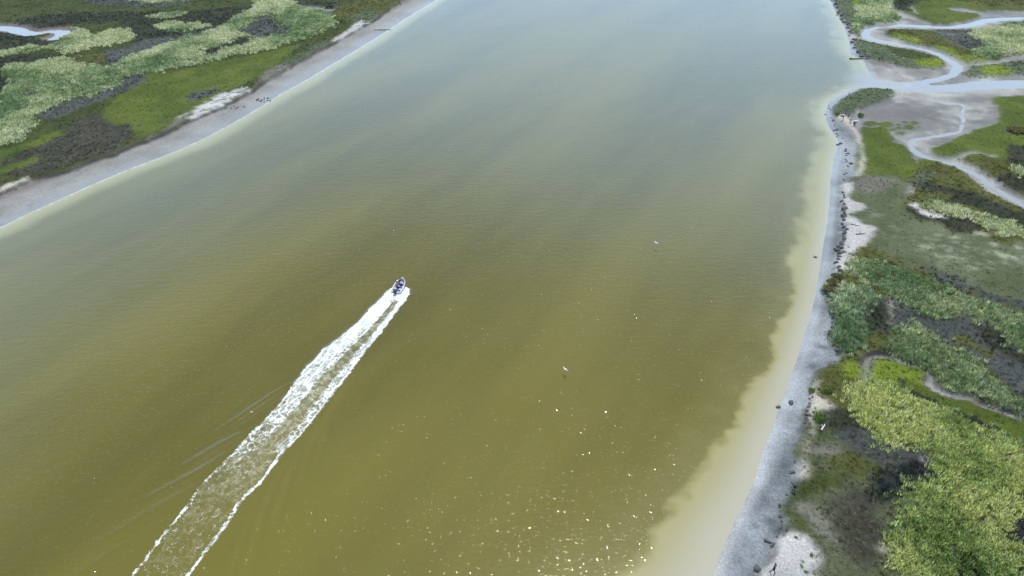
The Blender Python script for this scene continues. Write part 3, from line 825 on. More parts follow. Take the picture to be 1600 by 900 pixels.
FOAM[sel] = den
CHURN = np.zeros(RX.shape)
CHURN[sel] = smooth(1.05, .6, np.abs(t_)) * smooth(0, 3, s_) * smooth(66, 26, s_)
WS = np.zeros(RX.shape)
WS[sel] = s_
WT = np.zeros(RX.shape)
WT[sel] = np.clip(t_, -3, 3) * 3
dz = np.zeros(sx.shape)
for px_line, hgt, wid in RIDGES:
    ln = spline(atxy(px_line), 4)
    dd, tt, sd = dist_line(sx, sy, ln, True)
    tot = np.sum(np.linalg.norm(np.diff(ln, axis=0), axis=1))
    env = np.sin(np.pi * np.clip(tt / tot, 0.02, .98)) ** .7
    hgt = hgt * .85
    dz += hgt * env * np.exp(-(dd / wid) ** 2) - .6 * hgt * env * np.exp(-((dd * sd - wid * 2.0) / wid) ** 2)
dz += den * .10 * (.4 + fbm(sx, sy, .9, 3, 401)) * smooth(60, 5, s_)
dz += .16 * np.exp(-((np.abs(t_) - .95) / .12) ** 2) * smooth(40, 1, s_) * smooth(-.2, 1.0, s_)
dz -= .10 * np.exp(-(t_ / .5) ** 2) * smooth(14, 1, s_) * smooth(-.5, 1.0, s_)
RZ[sel] = dz
RL = in_poly(RX, RY, polyL)
RR = in_poly(RX, RY, polyR)
dL = dist_line(RX, RY, shoreL)
dR = dist_line(RX, RY, shoreR)
land = RL | RR
# suspended silt: a plume along the right bank with a scalloped front, a narrower one on the left
pxr, pyr = to_px(RX, RY, 0)
wn_ = (fbm(RX, RY, 9, 4, 500) - .5) * 2
wf_ = (fbm(RX, RY, 2.2, 3, 520) - .5) * 2
front = np.interp(RY, [20, 45, 55, 65, 80, 95, 120, 145, 170, 230, 330], [10, 8.5, 6.5, 5.0, 4.2, 3.6, 3.4, 3.2, 3.0, 3.0, 3.0])
q = dR + 2.8 * wn_ + 1.5 * wf_
soft = np.interp(RY, [45, 90, 140, 260], [0, .1, .7, 1.25])
siltR = (.40 - .18 * soft) * smooth(front * (1.16 + soft), front * (.86 - .4 * soft), q) + (.38 - .14 * soft) * smooth(front * .95, .1, dR) + .14 * smooth(front * 3.2, front, q)
silt_reflectL = .50 * smooth(6.5, .2, dL + 1.0 * wn_) + .15 * smooth(26, 6, dL)
reflect_line = spline(atxy([(-60, 680), (0, 640), (200, 522), (370, 430), (560, 330), (700, 255), (900, 130), (1000, 60)]), 4)
silt_reflectL = silt_reflectL + .075 * np.exp(-(dist_line(RX + 4 * wn_, RY + 2 * wf_, reflect_line) / 3.6) ** 2)  # pale diagonal band painted into the water colour for a cloud reflection
SILT_TONE = np.where(land, 1.0, np.clip(np.maximum(siltR, silt_reflectL) + .07 * smooth(-45, 25, RX - (RY - 90) * .25), 0, 1))  # whole river also set gradually paler from left to right
mouth = np.array(at(1375, 129)[:2])
CREEK = np.maximum(np.where(land, smooth(0, 3, np.where(RL, dL, dR)), 0), .9 * np.exp(-(np.hypot(RX - mouth[0], RY - mouth[1]) / 9.0) ** 4))
SHORE = np.where(land, 0, dL)
me = grid_mesh('river', rx, ry, np.ones((len(ry) - 1, len(rx) - 1), bool), RZ,
               [('foam', 'FLOAT', FOAM), ('churn', 'FLOAT', CHURN), ('silt', 'FLOAT', SILT_TONE), ('creek', 'FLOAT', CREEK),
                ('shore', 'FLOAT', np.minimum(SHORE, 50)), ('along', 'FLOAT', WS), ('across', 'FLOAT', WT)])
for p in me.polygons:
    p.use_smooth = True

def river_material():
    m, nt, out = new_mat('silty_river_water')
    L = nt.links
    geo = N(nt, 'ShaderNodeNewGeometry')
    pos = geo.outputs['Position']
    A = {k: N(nt, 'ShaderNodeAttribute', attribute_name=k).outputs['Fac'] for k in ('foam', 'churn', 'silt', 'creek', 'shore', 'along', 'across')}
    # body colour: peaty olive with diagonal bands painted in for cloud reflections
    big = noise_node(nt, mapping(nt, mapping(nt, pos, (1, 1, 1), (0, 0, -1.05)), (.006, .030, 1)), 1.0, 3, .5)
    mid = noise_node(nt, mapping(nt, mapping(nt, pos, (1, 1, 1), (0, 0, -1.05)), (.05, .16, 1)), 1.0, 4, .6)
    deep = mix_col(nt, map_range(nt, big, .35, .65, 0, 1), (.082, .073, .011), (.128, .110, .017))
    deep = mix_col(nt, map_range(nt, mid, .3, .75, 0, .18), deep, (.15, .13, .030))
    siltv = math_node(nt, 'ADD', A['silt'], math_node(nt, 'MULTIPLY', math_node(nt, 'SUBTRACT', mid, .5), .07))
    ramp = N(nt, 'ShaderNodeValToRGB')
    e = ramp.color_ramp.elements
    e[0].position = 0.0
    e[0].color = (.113, .099, .016, 1)
    e[1].position = 1.0
    e[1].color = (.335, .315, .24, 1)
    e2 = ramp.color_ramp.elements.new(.55)
    e2.color = (.26, .238, .105, 1)
    L.new(siltv, ramp.inputs[0])
    body = mix_col(nt, map_range(nt, siltv, .02, .35, 0, 1), deep, ramp.outputs[0])
    body = mix_col(nt, A['creek'], body, (.23, .225, .21))
    swirl = noise_node(nt, mapping(nt, pos, (.55, .55, 1)), 1.0, 6, .68, 2.2)
    body = mix_col(nt, math_node(nt, 'MULTIPLY', A['churn'], map_range(nt, swirl, .44, .64, .05, .9)), body, (.33, .31, .19))
    # foam pattern, drawn out along the boat's course
    comb = N(nt, 'ShaderNodeCombineXYZ')
    L.new(math_node(nt, 'MULTIPLY', A['along'], .32), comb.inputs[0])
    L.new(math_node(nt, 'MULTIPLY', A['across'], 2.6), comb.inputs[1])
    f1 = noise_node(nt, pos, 6.0, 6, .75, .4)
    f2 = noise_node(nt, comb.outputs[0], .9, 5, .65, 1.2)
    vor = N(nt, 'ShaderNodeTexVoronoi', feature='DISTANCE_TO_EDGE')
    vor.inputs['Scale'].default_value = .85
    wob = N(nt, 'ShaderNodeVectorMath', operation='ADD')
    nzc = N(nt, 'ShaderNodeTexNoise')
    nzc.inputs['Scale'].default_value = .8
    nzc.inputs['Detail'].default_value = 4
    L.new(pos, nzc.inputs['Vector'])
    L.new(pos, wob.inputs[0])
    sc = N(nt, 'ShaderNodeVectorMath', operation='SCALE')
    L.new(nzc.outputs['Color'], sc.inputs[0])
    sc.inputs['Scale'].default_value = 2.6
    L.new(sc.outputs[0], wob.inputs[1])
    L.new(wob.outputs[0], vor.inputs['Vector'])
    lace = map_range(nt, vor.outputs['Distance'], 0, .16, .55, 0)
    f = math_node(nt, 'ADD', math_node(nt, 'MULTIPLY', f1, .50), math_node(nt, 'MULTIPLY', f2, .50))
    thr = math_node(nt, 'SUBTRACT', 1.0, math_node(nt, 'ADD', math_node(nt, 'MULTIPLY', A['foam'], .78), math_node(nt, 'MULTIPLY', lace, math_node(nt, 'MULTIPLY', A['foam'], 1.6))))
    diff = math_node(nt, 'SUBTRACT', f, math_node(nt, 'MULTIPLY', thr, .86))
    foam = map_range(nt, diff, -.08, .20, 0, .97, False)
    foam = math_node(nt, 'MULTIPLY', foam, map_range(nt, A['foam'], .02, .10, 0, 1))
    lines = map_range(nt, f2, .36, .58, .30, 1.0)
    lines = math_node(nt, 'MAXIMUM', lines, map_range(nt, A['along'], 2.0, 7.0, 1.0, 0.0))
    lines = math_node(nt, 'MAXIMUM', lines, map_range(nt, A['foam'], .66, .80, 0.0, .8))
    foam = math_node(nt, 'MULTIPLY', foam, lines)
    # thin line of froth where wavelets reach the left flat
    sl = map_range(nt, A['shore'], .05, .75, 1, 0)
    sl = math_node(nt, 'MULTIPLY', sl, map_range(nt, A['shore'], .0, .03, 0, 1))
    sl = math_node(nt, 'MULTIPLY', sl, map_range(nt, noise_node(nt, pos, .9, 4, .7), .40, .62, 0, 1))
    foam = math_node(nt, 'MAXIMUM', foam, math_node(nt, 'MULTIPLY', sl, .5))
    # waves
    w1 = noise_node(nt, mapping(nt, pos, (.45, 1.25, 1), (0, 0, -.22)), 1.0, 2, .5, .4)
    w2 = noise_node(nt, mapping(nt, pos, (1.6, 3.2, 1), (0, 0, .25)), 1.0, 2, .5, .3)
    w3 = noise_node(nt, pos, 6.5, 1, .5)
    # scattered little breaking facets that catch the sun
    gate = map_range(nt, noise_node(nt, pos, 1.9, 2, .6), .58, .72, 0, 1)
    hgt = math_node(nt, 'ADD', math_node(nt, 'MULTIPLY', w1, .047), math_node(nt, 'ADD', math_node(nt, 'MULTIPLY', w2, .013), math_node(nt, 'MULTIPLY', w3, math_node(nt, 'ADD', math_node(nt, 'MULTIPLY', gate, .044), .005))))
    hgt = math_node(nt, 'ADD', hgt, math_node(nt, 'MULTIPLY', math_node(nt, 'MULTIPLY', A['churn'], f1), .10))
    calm = map_range(nt, A['silt'], .22, .70, 1.0, .16)
    bp = N(nt, 'ShaderNodeBump')
    bp.inputs['Distance'].default_value = 1.0
    L.new(math_node(nt, 'MULTIPLY', calm, .62), bp.inputs['Strength'])
    L.new(hgt, bp.inputs['Height'])
    water = N(nt, 'ShaderNodeBsdfPrincipled')
    L.new(body, water.inputs['Base Color'])
    water.inputs['Roughness'].default_value = .05
    water.inputs['IOR'].default_value = 1.5
    L.new(bp.outputs[0], water.inputs['Normal'])
    froth = N(nt, 'ShaderNodeBsdfPrincipled')
    froth.inputs['Base Color'].default_value = (.74, .77, .78, 1)
    froth.inputs['Roughness'].default_value = .9
    bf = N(nt, 'ShaderNodeBump')
    bf.inputs['Strength'].default_value = .5
    bf.inputs['Distance'].default_value = .12
    L.new(f1, bf.inputs['Height'])
    L.new(bf.outputs[0], froth.inputs['Normal'])
    mx = N(nt, 'ShaderNodeMixShader')
    L.new(foam, mx.inputs[0])
    L.new(water.outputs[0], mx.inputs[1])
    L.new(froth.outputs[0], mx.inputs[2])
    L.new(mx.outputs[0], out.inputs['Surface'])
    return m

river = link('river', me, river_material())
tag(river, 'olive brown silty tidal river with the boat wake across it', None, None, 'structure')

# ------------------------------------------------------------------ plants
def plant_material():
    m, nt, out = new_mat('marsh_foliage')
    L = nt.links
    a = N(nt, 'ShaderNodeAttribute', attribute_name='tint', attribute_type='INSTANCER')
    b = N(nt, 'ShaderNodeAttribute', attribute_name='blade')
    c = mix_col(nt, 1.0, a.outputs['Color'], b.outputs['Color'], 'MULTIPLY')
    d = N(nt, 'ShaderNodeBsdfDiffuse')
    t = N(nt, 'ShaderNodeBsdfTranslucent')
    g = N(nt, 'ShaderNodeBsdfGlossy')
    g.inputs['Roughness'].default_value = .45
    L.new(c, d.inputs['Color'])
    L.new(c, t.inputs['Color'])
    mx = N(nt, 'ShaderNodeMixShader')
    mx.inputs[0].default_value = .42
    L.new(d.outputs[0], mx.inputs[1])
    L.new(t.outputs[0], mx.inputs[2])
    mg = N(nt, 'ShaderNodeMixShader')
    mg.inputs[0].default_value = .03
    L.new(mx.outputs[0], mg.inputs[1])
    L.new(g.outputs[0], mg.inputs[2])
    L.new(mg.outputs[0], out.inputs['Surface'])
    return m
MAT_PLANT = plant_material()

def proto_blades(name, seed, n, radius, h0, h1, width, lean, wind):
    r = random.Random(seed)
    V, F, B = [], [], []
    for k in range(n):
        a, q = r.uniform(0, 6.283), radius * math.sqrt(r.random())
        x, y = q * math.cos(a), q * math.sin(a)
        h = r.uniform(h0, h1)
        la = a + r.gauss(0, .8)
        lx, ly = math.cos(la) * lean * h * r.random() + wind[0] * h, math.sin(la) * lean * h * r.random() + wind[1] * h
        wa = r.uniform(0, 3.1416)
        wx, wy = math.cos(wa) * width / 2, math.sin(wa) * width / 2
        i = len(V)
        V += [(x - wx, y - wy, -.05), (x + wx, y + wy, -.05),
              (x + lx * .35 + wx, y + ly * .35 + wy, h * .62), (x + lx * .35 - wx, y + ly * .35 - wy, h * .62),
              (x + lx + wx * .3, y + ly + wy * .3, h * (.97 - .25 * abs(lx + ly)))]
        F += [(i, i + 1, i + 2), (i, i + 2, i + 3), (i + 3, i + 2, i + 4)]
        s = r.uniform(.38, 1.5) if name == 'reed_clump' else r.uniform(.7, 1.3)
        w = r.uniform(-.12, .12)
        B += [(s * (1 + w), s, s * (1 - w), 1)] * 5
    me = np_mesh(name, V, F)
    attr(me, 'blade', 'FLOAT_COLOR', B)
    me.materials.append(MAT_PLANT)
    return bpy.data.objects.new(name, me)

def leaf_cloud(seed, n, rad, height, size):
    r = random.Random(seed)
    V, F, B = [], [], []
    lumps = [(r.uniform(-.45, .45) * rad, r.uniform(-.45, .45) * rad, r.uniform(.25, .6) * height, r.uniform(.4, .65)) for _ in range(5)]
    for k in range(n):
        lx, ly, lz, lr = r.choice(lumps)
        d = Vector((r.gauss(0, 1), r.gauss(0, 1), abs(r.gauss(0, 1)) * .9 + .05)).normalized() * r.uniform(.6, 1.0)
        c = Vector((lx + d.x * lr * rad, ly + d.y * lr * rad, max(.02, lz * .6 + d.z * lr * height)))
        nrm = (d + Vector((r.gauss(0, .5), r.gauss(0, .5), r.gauss(0, .5)))).normalized()
        t1 = nrm.orthogonal().normalized()
        t1.rotate(Matrix.Rotation(r.uniform(0, 6.28), 3, nrm))
        t2 = nrm.cross(t1)
        s = size * r.uniform(.6, 1.3)
        i = len(V)
        V += [tuple(c - t1 * s), tuple(c + t2 * s * .5), tuple(c + t1 * s), tuple(c - t2 * s * .5)]
        F += [(i, i + 1, i + 2), (i, i + 2, i + 3)]
        q = r.uniform(.65, 1.3)
        w = r.uniform(-.12, .12)
        B += [(q * (1 + w), q, q * (1 - w), 1)] * 4
    return V, F, B

def proto_leaves(name, seed, n, rad, height, size):
    V, F, B = leaf_cloud(seed, n, rad, height, size)
    me = np_mesh(name, V, F)
    attr(me, 'blade', 'FLOAT_COLOR', B)
    me.materials.append(MAT_PLANT)
    return bpy.data.objects.new(name, me)

PROTO = {
 'reed': [proto_blades('reed_clump', 100 + k, 16, .36, .42, .80, .085, .55, (-.02, -.03)) for k in range(5)],
 'tuft': [proto_blades('grass_tuft', 200 + k, 20, .34, .10, .24, .05, .9, (-.05, -.1)) for k in range(3)],
 'rush': [proto_blades('rush_clump', 300 + k, 20, .34, .35, .65, .045, .6, (0, 0)) for k in range(3)],
 'bush': [proto_leaves('leafy_clump', 400 + k, 64, .5, .36, .085) for k in range(4)],
}

def node_group(kind):
    ng = bpy.data.node_groups.new('plants_' + kind, 'GeometryNodeTree')
    ng.interface.new_socket('Geometry', in_out='INPUT', socket_type='NodeSocketGeometry')
    ng.interface.new_socket('Geometry', in_out='OUTPUT', socket_type='NodeSocketGeometry')
    gi, go = ng.nodes.new('NodeGroupInput'), ng.nodes.new('NodeGroupOutput')
    join = ng.nodes.new('GeometryNodeJoinGeometry')
    for o in reversed(PROTO[kind]):
        oi = ng.nodes.new('GeometryNodeObjectInfo')
        oi.inputs['Object'].default_value = o
        oi.inputs['As Instance'].default_value = True
        ng.links.new(oi.outputs['Geometry'], join.inputs[0])
    inst = ng.nodes.new('GeometryNodeInstanceOnPoints')
    inst.inputs['Pick Instance'].default_value = True
    def named(nm, dt):
        n = ng.nodes.new('GeometryNodeInputNamedAttribute')
        n.data_type = dt
        n.inputs['Name'].default_value = nm
        return n.outputs['Attribute']
    ng.links.new(gi.outputs[0], inst.inputs['Points'])
    ng.links.new(join.outputs[0], inst.inputs['Instance'])
    ng.links.new(named('pick', 'INT'), inst.inputs['Instance Index'])
    ng.links.new(named('turn', 'FLOAT_VECTOR'), inst.inputs['Rotation'])
    ng.links.new(named('size', 'FLOAT_VECTOR'), inst.inputs['Scale'])
    ng.links.new(inst.outputs[0], go.inputs[0])
    return ng
GROUPS = {k: node_group(k) for k in PROTO}

# growth: prototype, clumps per m2, size range, two tints
GROW = {
 'reed':  [('reed', 9.8, (.70, 1.10), ((.24, .32, .12), (.86, .88, .50)))],
 'reedb': [('reed', 9.8, (.70, 1.15), ((.17, .26, .05), (.84, .90, .35)))],
 'reedg': [('reed', 9.5, (.65, 1.05), ((.14, .22, .07), (.78, .86, .52)))],
 'turf':  [('tuft', 1.6, (.35, .65), ((.055, .092, .010), (.16, .20, .026)))],
 'turfd': [('tuft', 2.6, (.5, .9), ((.040, .066, .012), (.15, .18, .045))), ('bush', .2, (.2, .5), ((.04, .06, .015), (.18, .21, .08)))],
 'olive': [('tuft', 2.4, (.6, 1.0), ((.050, .072, .010), (.18, .20, .036))), ('bush', 2.6, (.22, .60), ((.045, .066, .012), (.25, .28, .07)))],
 'speck': [('tuft', 3.0, (.3, .65), ((.055, .075, .022), (.42, .44, .32)))],
 'grey':  [('rush', 4.0, (.4, .75), ((.045, .052, .038), (.34, .35, .29))), ('bush', 2.0, (.2, .5), ((.045, .056, .034), (.46, .48, .41)))],
 'dark':  [('rush', 4.0, (.4, .8), ((.026, .036, .016), (.16, .18, .10))), ('bush', 1.4, (.2, .5), ((.035, .05, .02), (.28, .31, .19)))],
 'black': [('rush', 5.0, (.6, .95), ((.012, .016, .015), (.048, .054, .051)))],
 'shrub': [('bush', 5.5, (.28, .68), ((.062, .095, .038), (.42, .49, .30)))],
 'lime':  [('bush', 5.5, (.28, .60), ((.10, .165, .008), (.40, .48, .045)))],
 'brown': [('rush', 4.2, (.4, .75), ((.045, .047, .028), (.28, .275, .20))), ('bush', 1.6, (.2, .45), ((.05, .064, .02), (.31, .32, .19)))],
 'mix':   [('tuft', 3.0, (.5, .95), ((.048, .075, .016), (.30, .33, .18))), ('bush', 3.0, (.2, .52), ((.036, .058, .015), (.32, .37, .20))), ('rush', 1.8, (.35, .65), ((.06, .07, .04), (.46, .46, .38)))],
 'soil':  [('tuft', 2.6, (.4, .8), ((.06, .075, .028), (.36, .365, .28))), ('bush', .6, (.2, .45), ((.045, .062, .02), (.25, .28, .16)))],
}

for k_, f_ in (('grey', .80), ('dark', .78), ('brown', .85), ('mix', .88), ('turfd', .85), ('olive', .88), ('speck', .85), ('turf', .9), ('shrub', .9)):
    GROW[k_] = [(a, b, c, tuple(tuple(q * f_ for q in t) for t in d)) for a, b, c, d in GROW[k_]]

BED = {  # patch name -> (object name, label)
 'left_big': ('reed_bed', 'largest pale green reed bed stretching across the left bank marsh'),
 'left_upper': ('reed_bed', 'pale reed bed beside the bright creek in the upper left corner'),
 'left_small': ('reed_bed', 'scattered small pale reed islands near the top of the left marsh'),
 'left_turf': ('turf', 'smooth olive green turf sloping to the left bank edge'),
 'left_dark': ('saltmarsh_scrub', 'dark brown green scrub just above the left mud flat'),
 'left_grey': ('saltmarsh_scrub', 'blue grey scrub along the lower rim of the left reed bed'),
 'left_edge': ('bank_shrubbery', 'grey green bushes overhanging the left bank edge near the top'),
 'left': ('turf', 'dark green ground cover of the left bank between the reed beds'),
 'speck': ('saltmarsh_turf', 'grey green speckled flat behind the white sand patch'),
 'olive_rim': ('turf', 'olive turf strip along the upper rim of the long reed band'),
 'tip': ('bank_shrubbery', 'grey green shrubbery on the rounded tip beside the creek mouth'),
 'bay_turf': ('turf', 'bright green turf between the spit and the grey mud bay'),
 'islets': ('turf', 'small round green turf islets standing in the mud bay'),
 'right_turf': ('turf', 'bright green turf on the right beyond the mud bay'),
 'right_olive': ('saltmarsh_scrub', 'olive scrub along the far side of the winding creek'),
 'right_dark': ('saltmarsh_scrub', 'round dark scrub patch at the right edge above the creek bend'),
 'right_small': ('reed_bed', 'tiny pale reed patch at the right edge beside the dark scrub'),
 'south_olive': ('saltmarsh_scrub', 'olive scrub mound inside the bend of the winding creek'),
 'south_olive2': ('saltmarsh_scrub', 'pale green bush patch on the mound left of the creek bend'),
 'south_dark': ('saltmarsh_scrub', 'dark scrub streaks framing the short reed strip on the right'),
 'south_reed': ('reed_bed', 'short slanting reed strip behind the speckled flat'),
 'north_edge': ('bank_shrubbery', 'shrubbery along the river bank at the top right'),
 'north_reed': ('reed_bed', 'reed bed at the top right inside the first creek bend'),
 'north_lime': ('samphire', 'small bright green patch by the river at the top right'),
 'north_turf': ('turf', 'green turf plain along the top right beyond the creek'),
 'inner_olive': ('turf', 'olive turf of the peninsula between the two upper creeks'),
 'inner_grey': ('saltmarsh_scrub', 'grey scrub in the middle of the upper creek peninsula'),
 'inner_reed': ('reed_bed', 'reed bed at the right end of the upper creek peninsula'),
 'inner_lime': ('samphire', 'lime green bushes lining the lower edge of the creek peninsula'),
 'bank_shrub': ('bank_shrubbery', 'grey green shrubbery on the island between river and creek'),
 'bank_lime': ('samphire', 'lime green patch at the point of the island by the creek'),
 'east_shrub': ('bank_shrubbery', 'dark grey green shrubbery above the wide pale channel'),
 'east_lime': ('samphire', 'vivid yellow green patch above the wide pale channel'),
 'low_olive': ('saltmarsh_scrub', 'olive scrub between beach and reed beds in mid right'),
 'edge_brown': ('bank_shrubbery', 'brown bushes on the bank edge below the white sand'),
 'reed_band': ('reed_bed', 'long pale reed band running from the beach to the right edge'),
 'reed_green': ('reed_bed', 'deeper green reed bed close to the beach in mid right'),
 'grey_band': ('saltmarsh_scrub', 'broad dark grey scrub band between two pale reed beds'),
 'dark_pocket': ('saltmarsh_scrub', 'dark scrub pockets inside the grey band between the reed beds'),
 'reed_mid': ('reed_bed', 'pale reed bed directly above the narrow winding creek'),
 'low_lime': ('samphire', 'bright yellow green bushes within the narrow creek bend'),
 'creek_turf': ('turf', 'smooth green turf strip below the narrow creek'),
 'low_mix': ('saltmarsh_scrub', 'mixed grey green scrub beside the lower right beach'),
 'low_edge': ('turf', 'dark green rim of turf at the lower right beach edge'),
 'brown_patch': ('saltmarsh_scrub', 'brown patch of dry scrub near the lower right dune'),
 'grey_strip': ('saltmarsh_scrub', 'grey scrub strip above the black rush patch'),
 'low_dark': ('saltmarsh_scrub', 'dark green scrub beside the sandy path'),
 'reed_big': ('reed_bed', 'large bright green reed bed filling the lower right corner'),
 'black_rush': ('rush_bed', 'almost black curved rush patch set in the bright reed bed'),
 'black_small': ('rush_bed', 'small black rush hollows at the edge of the lower right reed bed'),
}
OTHER = ('ground_cover', 'low mixed marsh plants filling the gaps between the named patches')

def scatter():
    xmin, xmax, ymin, ymax = -236, 241, 33, 330
    buckets = {}
    maxd = 10.0
    total = int((xmax - xmin) * (ymax - ymin) * maxd)
    X = rng.uniform(xmin, xmax, total)
    Y = rng.uniform(ymin, ymax, total)
    m = in_view(X, Y, 9)
    X, Y = X[m], Y[m]
    i = np.clip(np.searchsorted(gx, X) - 1, 0, len(gx) - 2)
    j = np.clip(np.searchsorted(gy, Y) - 1, 0, len(gy) - 2)
    u = (X - gx[i]) / (gx[i + 1] - gx[i])
    v = (Y - gy[j]) / (gy[j + 1] - gy[j])
    # plants stray a little over the edge of their own patch
    XS, YS = X + rng.normal(0, .75, len(X)), Y + rng.normal(0, .75, len(X))
    ii = np.clip(np.searchsorted(gx, XS), 0, len(gx) - 1)
    jj = np.clip(np.searchsorted(gy, YS), 0, len(gy) - 1)
    cls, pid = GCLS[jj, ii], GPID[jj, ii]
    z = (GZ[j, i] * (1 - u) + GZ[j, i + 1] * u) * (1 - v) + (GZ[j + 1, i] * (1 - u) + GZ[j + 1, i + 1] * u) * v
    D = np.sqrt(X * X + Y * Y + CAM_H ** 2)
    lod = np.clip((110.0 / D) ** 1.15, .25, 1)
    grow = np.clip((D / 125.0) ** .45, 1, 1.5)
    name_of = np.array([p[3] or '' for p in P] + [''])
    clump = fbm(X, Y, 4.5, 4, 700)
    wide = fbm(X, Y, 17, 3, 720)
    rooted = z > .30
    for c in GROW:
        base = np.nonzero((cls == CID[c]) & (pid >= 0) & rooted)[0]
        if len(base) == 0:
            continue
        for (kind, dens, (s0, s1), (t0, t1)) in GROW[c]:
            lumps = fbm(X[base], Y[base], 1.7, 3, 740 + len(kind))
            gap = np.where(lumps < .30, .25, 1.0) if kind == 'reed' else np.clip(.45 + 1.6 * (lumps - .28), .2, 1.2)
            p = dens / maxd * lod[base] * gap
            pick = base[rng.random(len(base)) < p]
            if len(pick) == 0:
                continue
            tv = np.clip((clump[pick] - .5) * .9 + (wide[pick] - .5) * 1.9 + .46 + rng.normal(0, .20 if kind == 'reed' else .42, len(pick)), 0, 1)
            tint = np.array(t0) + (np.array(t1) - np.array(t0)) * tv[:, None]
            tint *= rng.uniform(*((.75, 1.3) if kind == 'reed' else (.55, 1.42)), (len(pick), 1))
            hue = rng.normal(0, .04, len(pick)) + (wide[pick] - .5) * .18
            tint[:, 0] *= 1 + hue
            tint[:, 2] *= 1 - hue
            sc = rng.uniform(s0, s1, len(pick)) * grow[pick] * (.96 + .08 * clump[pick])
            hz = sc * rng.uniform(.78, 1.12, len(pick)) / grow[pick] ** .6
            turn = rng.uniform(0, 6.283, len(pick))
            names = name_of[pid[pick]]
            for nm in np.unique(names):
                q = np.nonzero(names == nm)[0]
                buckets.setdefault((nm, kind), []).append((np.stack([X[pick[q]], Y[pick[q]], z[pick[q]]], 1), tint[q], np.stack([sc[q], sc[q], hz[q]], 1), turn[q]))
    by_name = {}
    for (nm, kind) in buckets:
        by_name.setdefault(nm, []).append(kind)
    SUB = {'reed': 'reeds', 'tuft': 'grass', 'rush': 'rushes', 'bush': 'leafy_plants'}
    n_all = 0
    for nm, kinds in by_name.items():
        oname, label = BED.get(nm, OTHER)
        objs = []
        for kind in kinds:
            parts = buckets[(nm, kind)]
            co = np.vstack([a[0] for a in parts])
            n_all += len(co)
            me = bpy.data.meshes.new(oname if len(kinds) == 1 else SUB[kind])
            me.vertices.add(len(co))
            me.vertices.foreach_set('co', co.astype(np.float32).ravel())
            tint = np.vstack([a[1] for a in parts])
            attr(me, 'tint', 'FLOAT_COLOR', np.hstack([np.clip(tint, .004, .8), np.ones((len(co), 1))]))
            attr(me, 'size', 'FLOAT_VECTOR', np.vstack([a[2] for a in parts]))
            tn = np.concatenate([a[3] for a in parts])
            attr(me, 'turn', 'FLOAT_VECTOR', np.stack([rng.normal(0, .06, len(co)), rng.normal(0, .06, len(co)), tn], 1))
            attr(me, 'pick', 'INT', rng.integers(0, len(PROTO[kind]), len(co)))
            me.materials.append(MAT_PLANT)
            o = bpy.data.objects.new(oname if len(kinds) == 1 else SUB[kind], me)
            COL.objects.link(o)
            mod = o.modifiers.new('plants', 'NODES')
            mod.node_group = GROUPS[kind]
            o['kind'] = 'stuff'
            objs.append(o)
        if len(objs) == 1:
            root = objs[0]
        else:
            root = empty(oname, (0, 0, 0))
            for o in objs:
                o.parent = root
        tag(root, label, {'reed_bed': 'reeds', 'turf': 'grass', 'samphire': 'samphire', 'rush_bed': 'rushes', 'saltmarsh_turf': 'grass', 'ground_cover': 'plants'}.get(oname, 'scrub'), None, 'stuff')
    print('plant clumps', n_all)
scatter()

# ------------------------------------------------------------------ mesh pieces for the things on the shore and the water
def tube(bm, pts, rad, n=8, cap=True):
    pts = [Vector(p) for p in pts]
    rings = []
    for i, p in enumerate(pts):
        d = (pts[min(i + 1, len(pts) - 1)] - pts[max(i - 1, 0)]).normalized()
        a = d.orthogonal().normalized() if abs(d.z) > .9 else d.cross(Vector((0, 0, 1))).normalized()
        b = d.cross(a)
        r = rad[i] if isinstance(rad, (list, tuple)) else rad
        rings.append([bm.verts.new(p + (a * math.cos(2 * math.pi * k / n) + b * math.sin(2 * math.pi * k / n)) * r) for k in range(n)])
    for q, w in zip(rings, rings[1:]):
        for k in range(n):
            bm.faces.new((q[k], q[(k + 1) % n], w[(k + 1) % n], w[k]))
    if cap:
        bm.faces.new(rings[0])
        bm.faces.new(rings[-1][::-1])
    return rings

def loft(bm, rings, closed=True, caps=True):
    vs = [[bm.verts.new(p) for p in r] for r in rings]
    n = len(vs[0])
    for q, w in zip(vs, vs[1:]):
        for k in range(n if closed else n - 1):
            bm.faces.new((q[k], q[(k + 1) % n], w[(k + 1) % n], w[k]))
    if caps and closed:
        bm.faces.new(vs[0][::-1])
        bm.faces.new(vs[-1])
    return vs

def rounded_box(bm, c, s, bev=.02):
    r = bmesh.ops.create_cube(bm, size=1.0)
    vs = r['verts']
    for v in vs:
        v.co = Vector((c[0] + v.co.x * s[0], c[1] + v.co.y * s[1], c[2] + v.co.z * s[2]))
    es = list({e for v in vs for e in v.link_edges})
    bmesh.ops.bevel(bm, geom=es, offset=bev, segments=2, affect='EDGES', profile=.6)

def lump(name, seed, sx, sy, sz, rough=.25, sub=2):
    """uneven block with flat broken faces"""
    r = random.Random(seed)
    bm = bmesh.new()
    bmesh.ops.create_icosphere(bm, subdivisions=sub, radius=1.0)
    planes = [(Vector((r.gauss(0, 1), r.gauss(0, 1), r.gauss(0, 1))).normalized(), r.uniform(.55, .9)) for _ in range(7)]
    for v in bm.verts:
        for nrm, d in planes:
            k = v.co.dot(nrm)
            if k > d:
                v.co -= nrm * (k - d)
        v.co *= 1 + r.uniform(-rough, rough) * .4
        v.co = Vector((v.co.x * sx, v.co.y * sy, v.co.z * sz))
    return bm_mesh(name, bm)

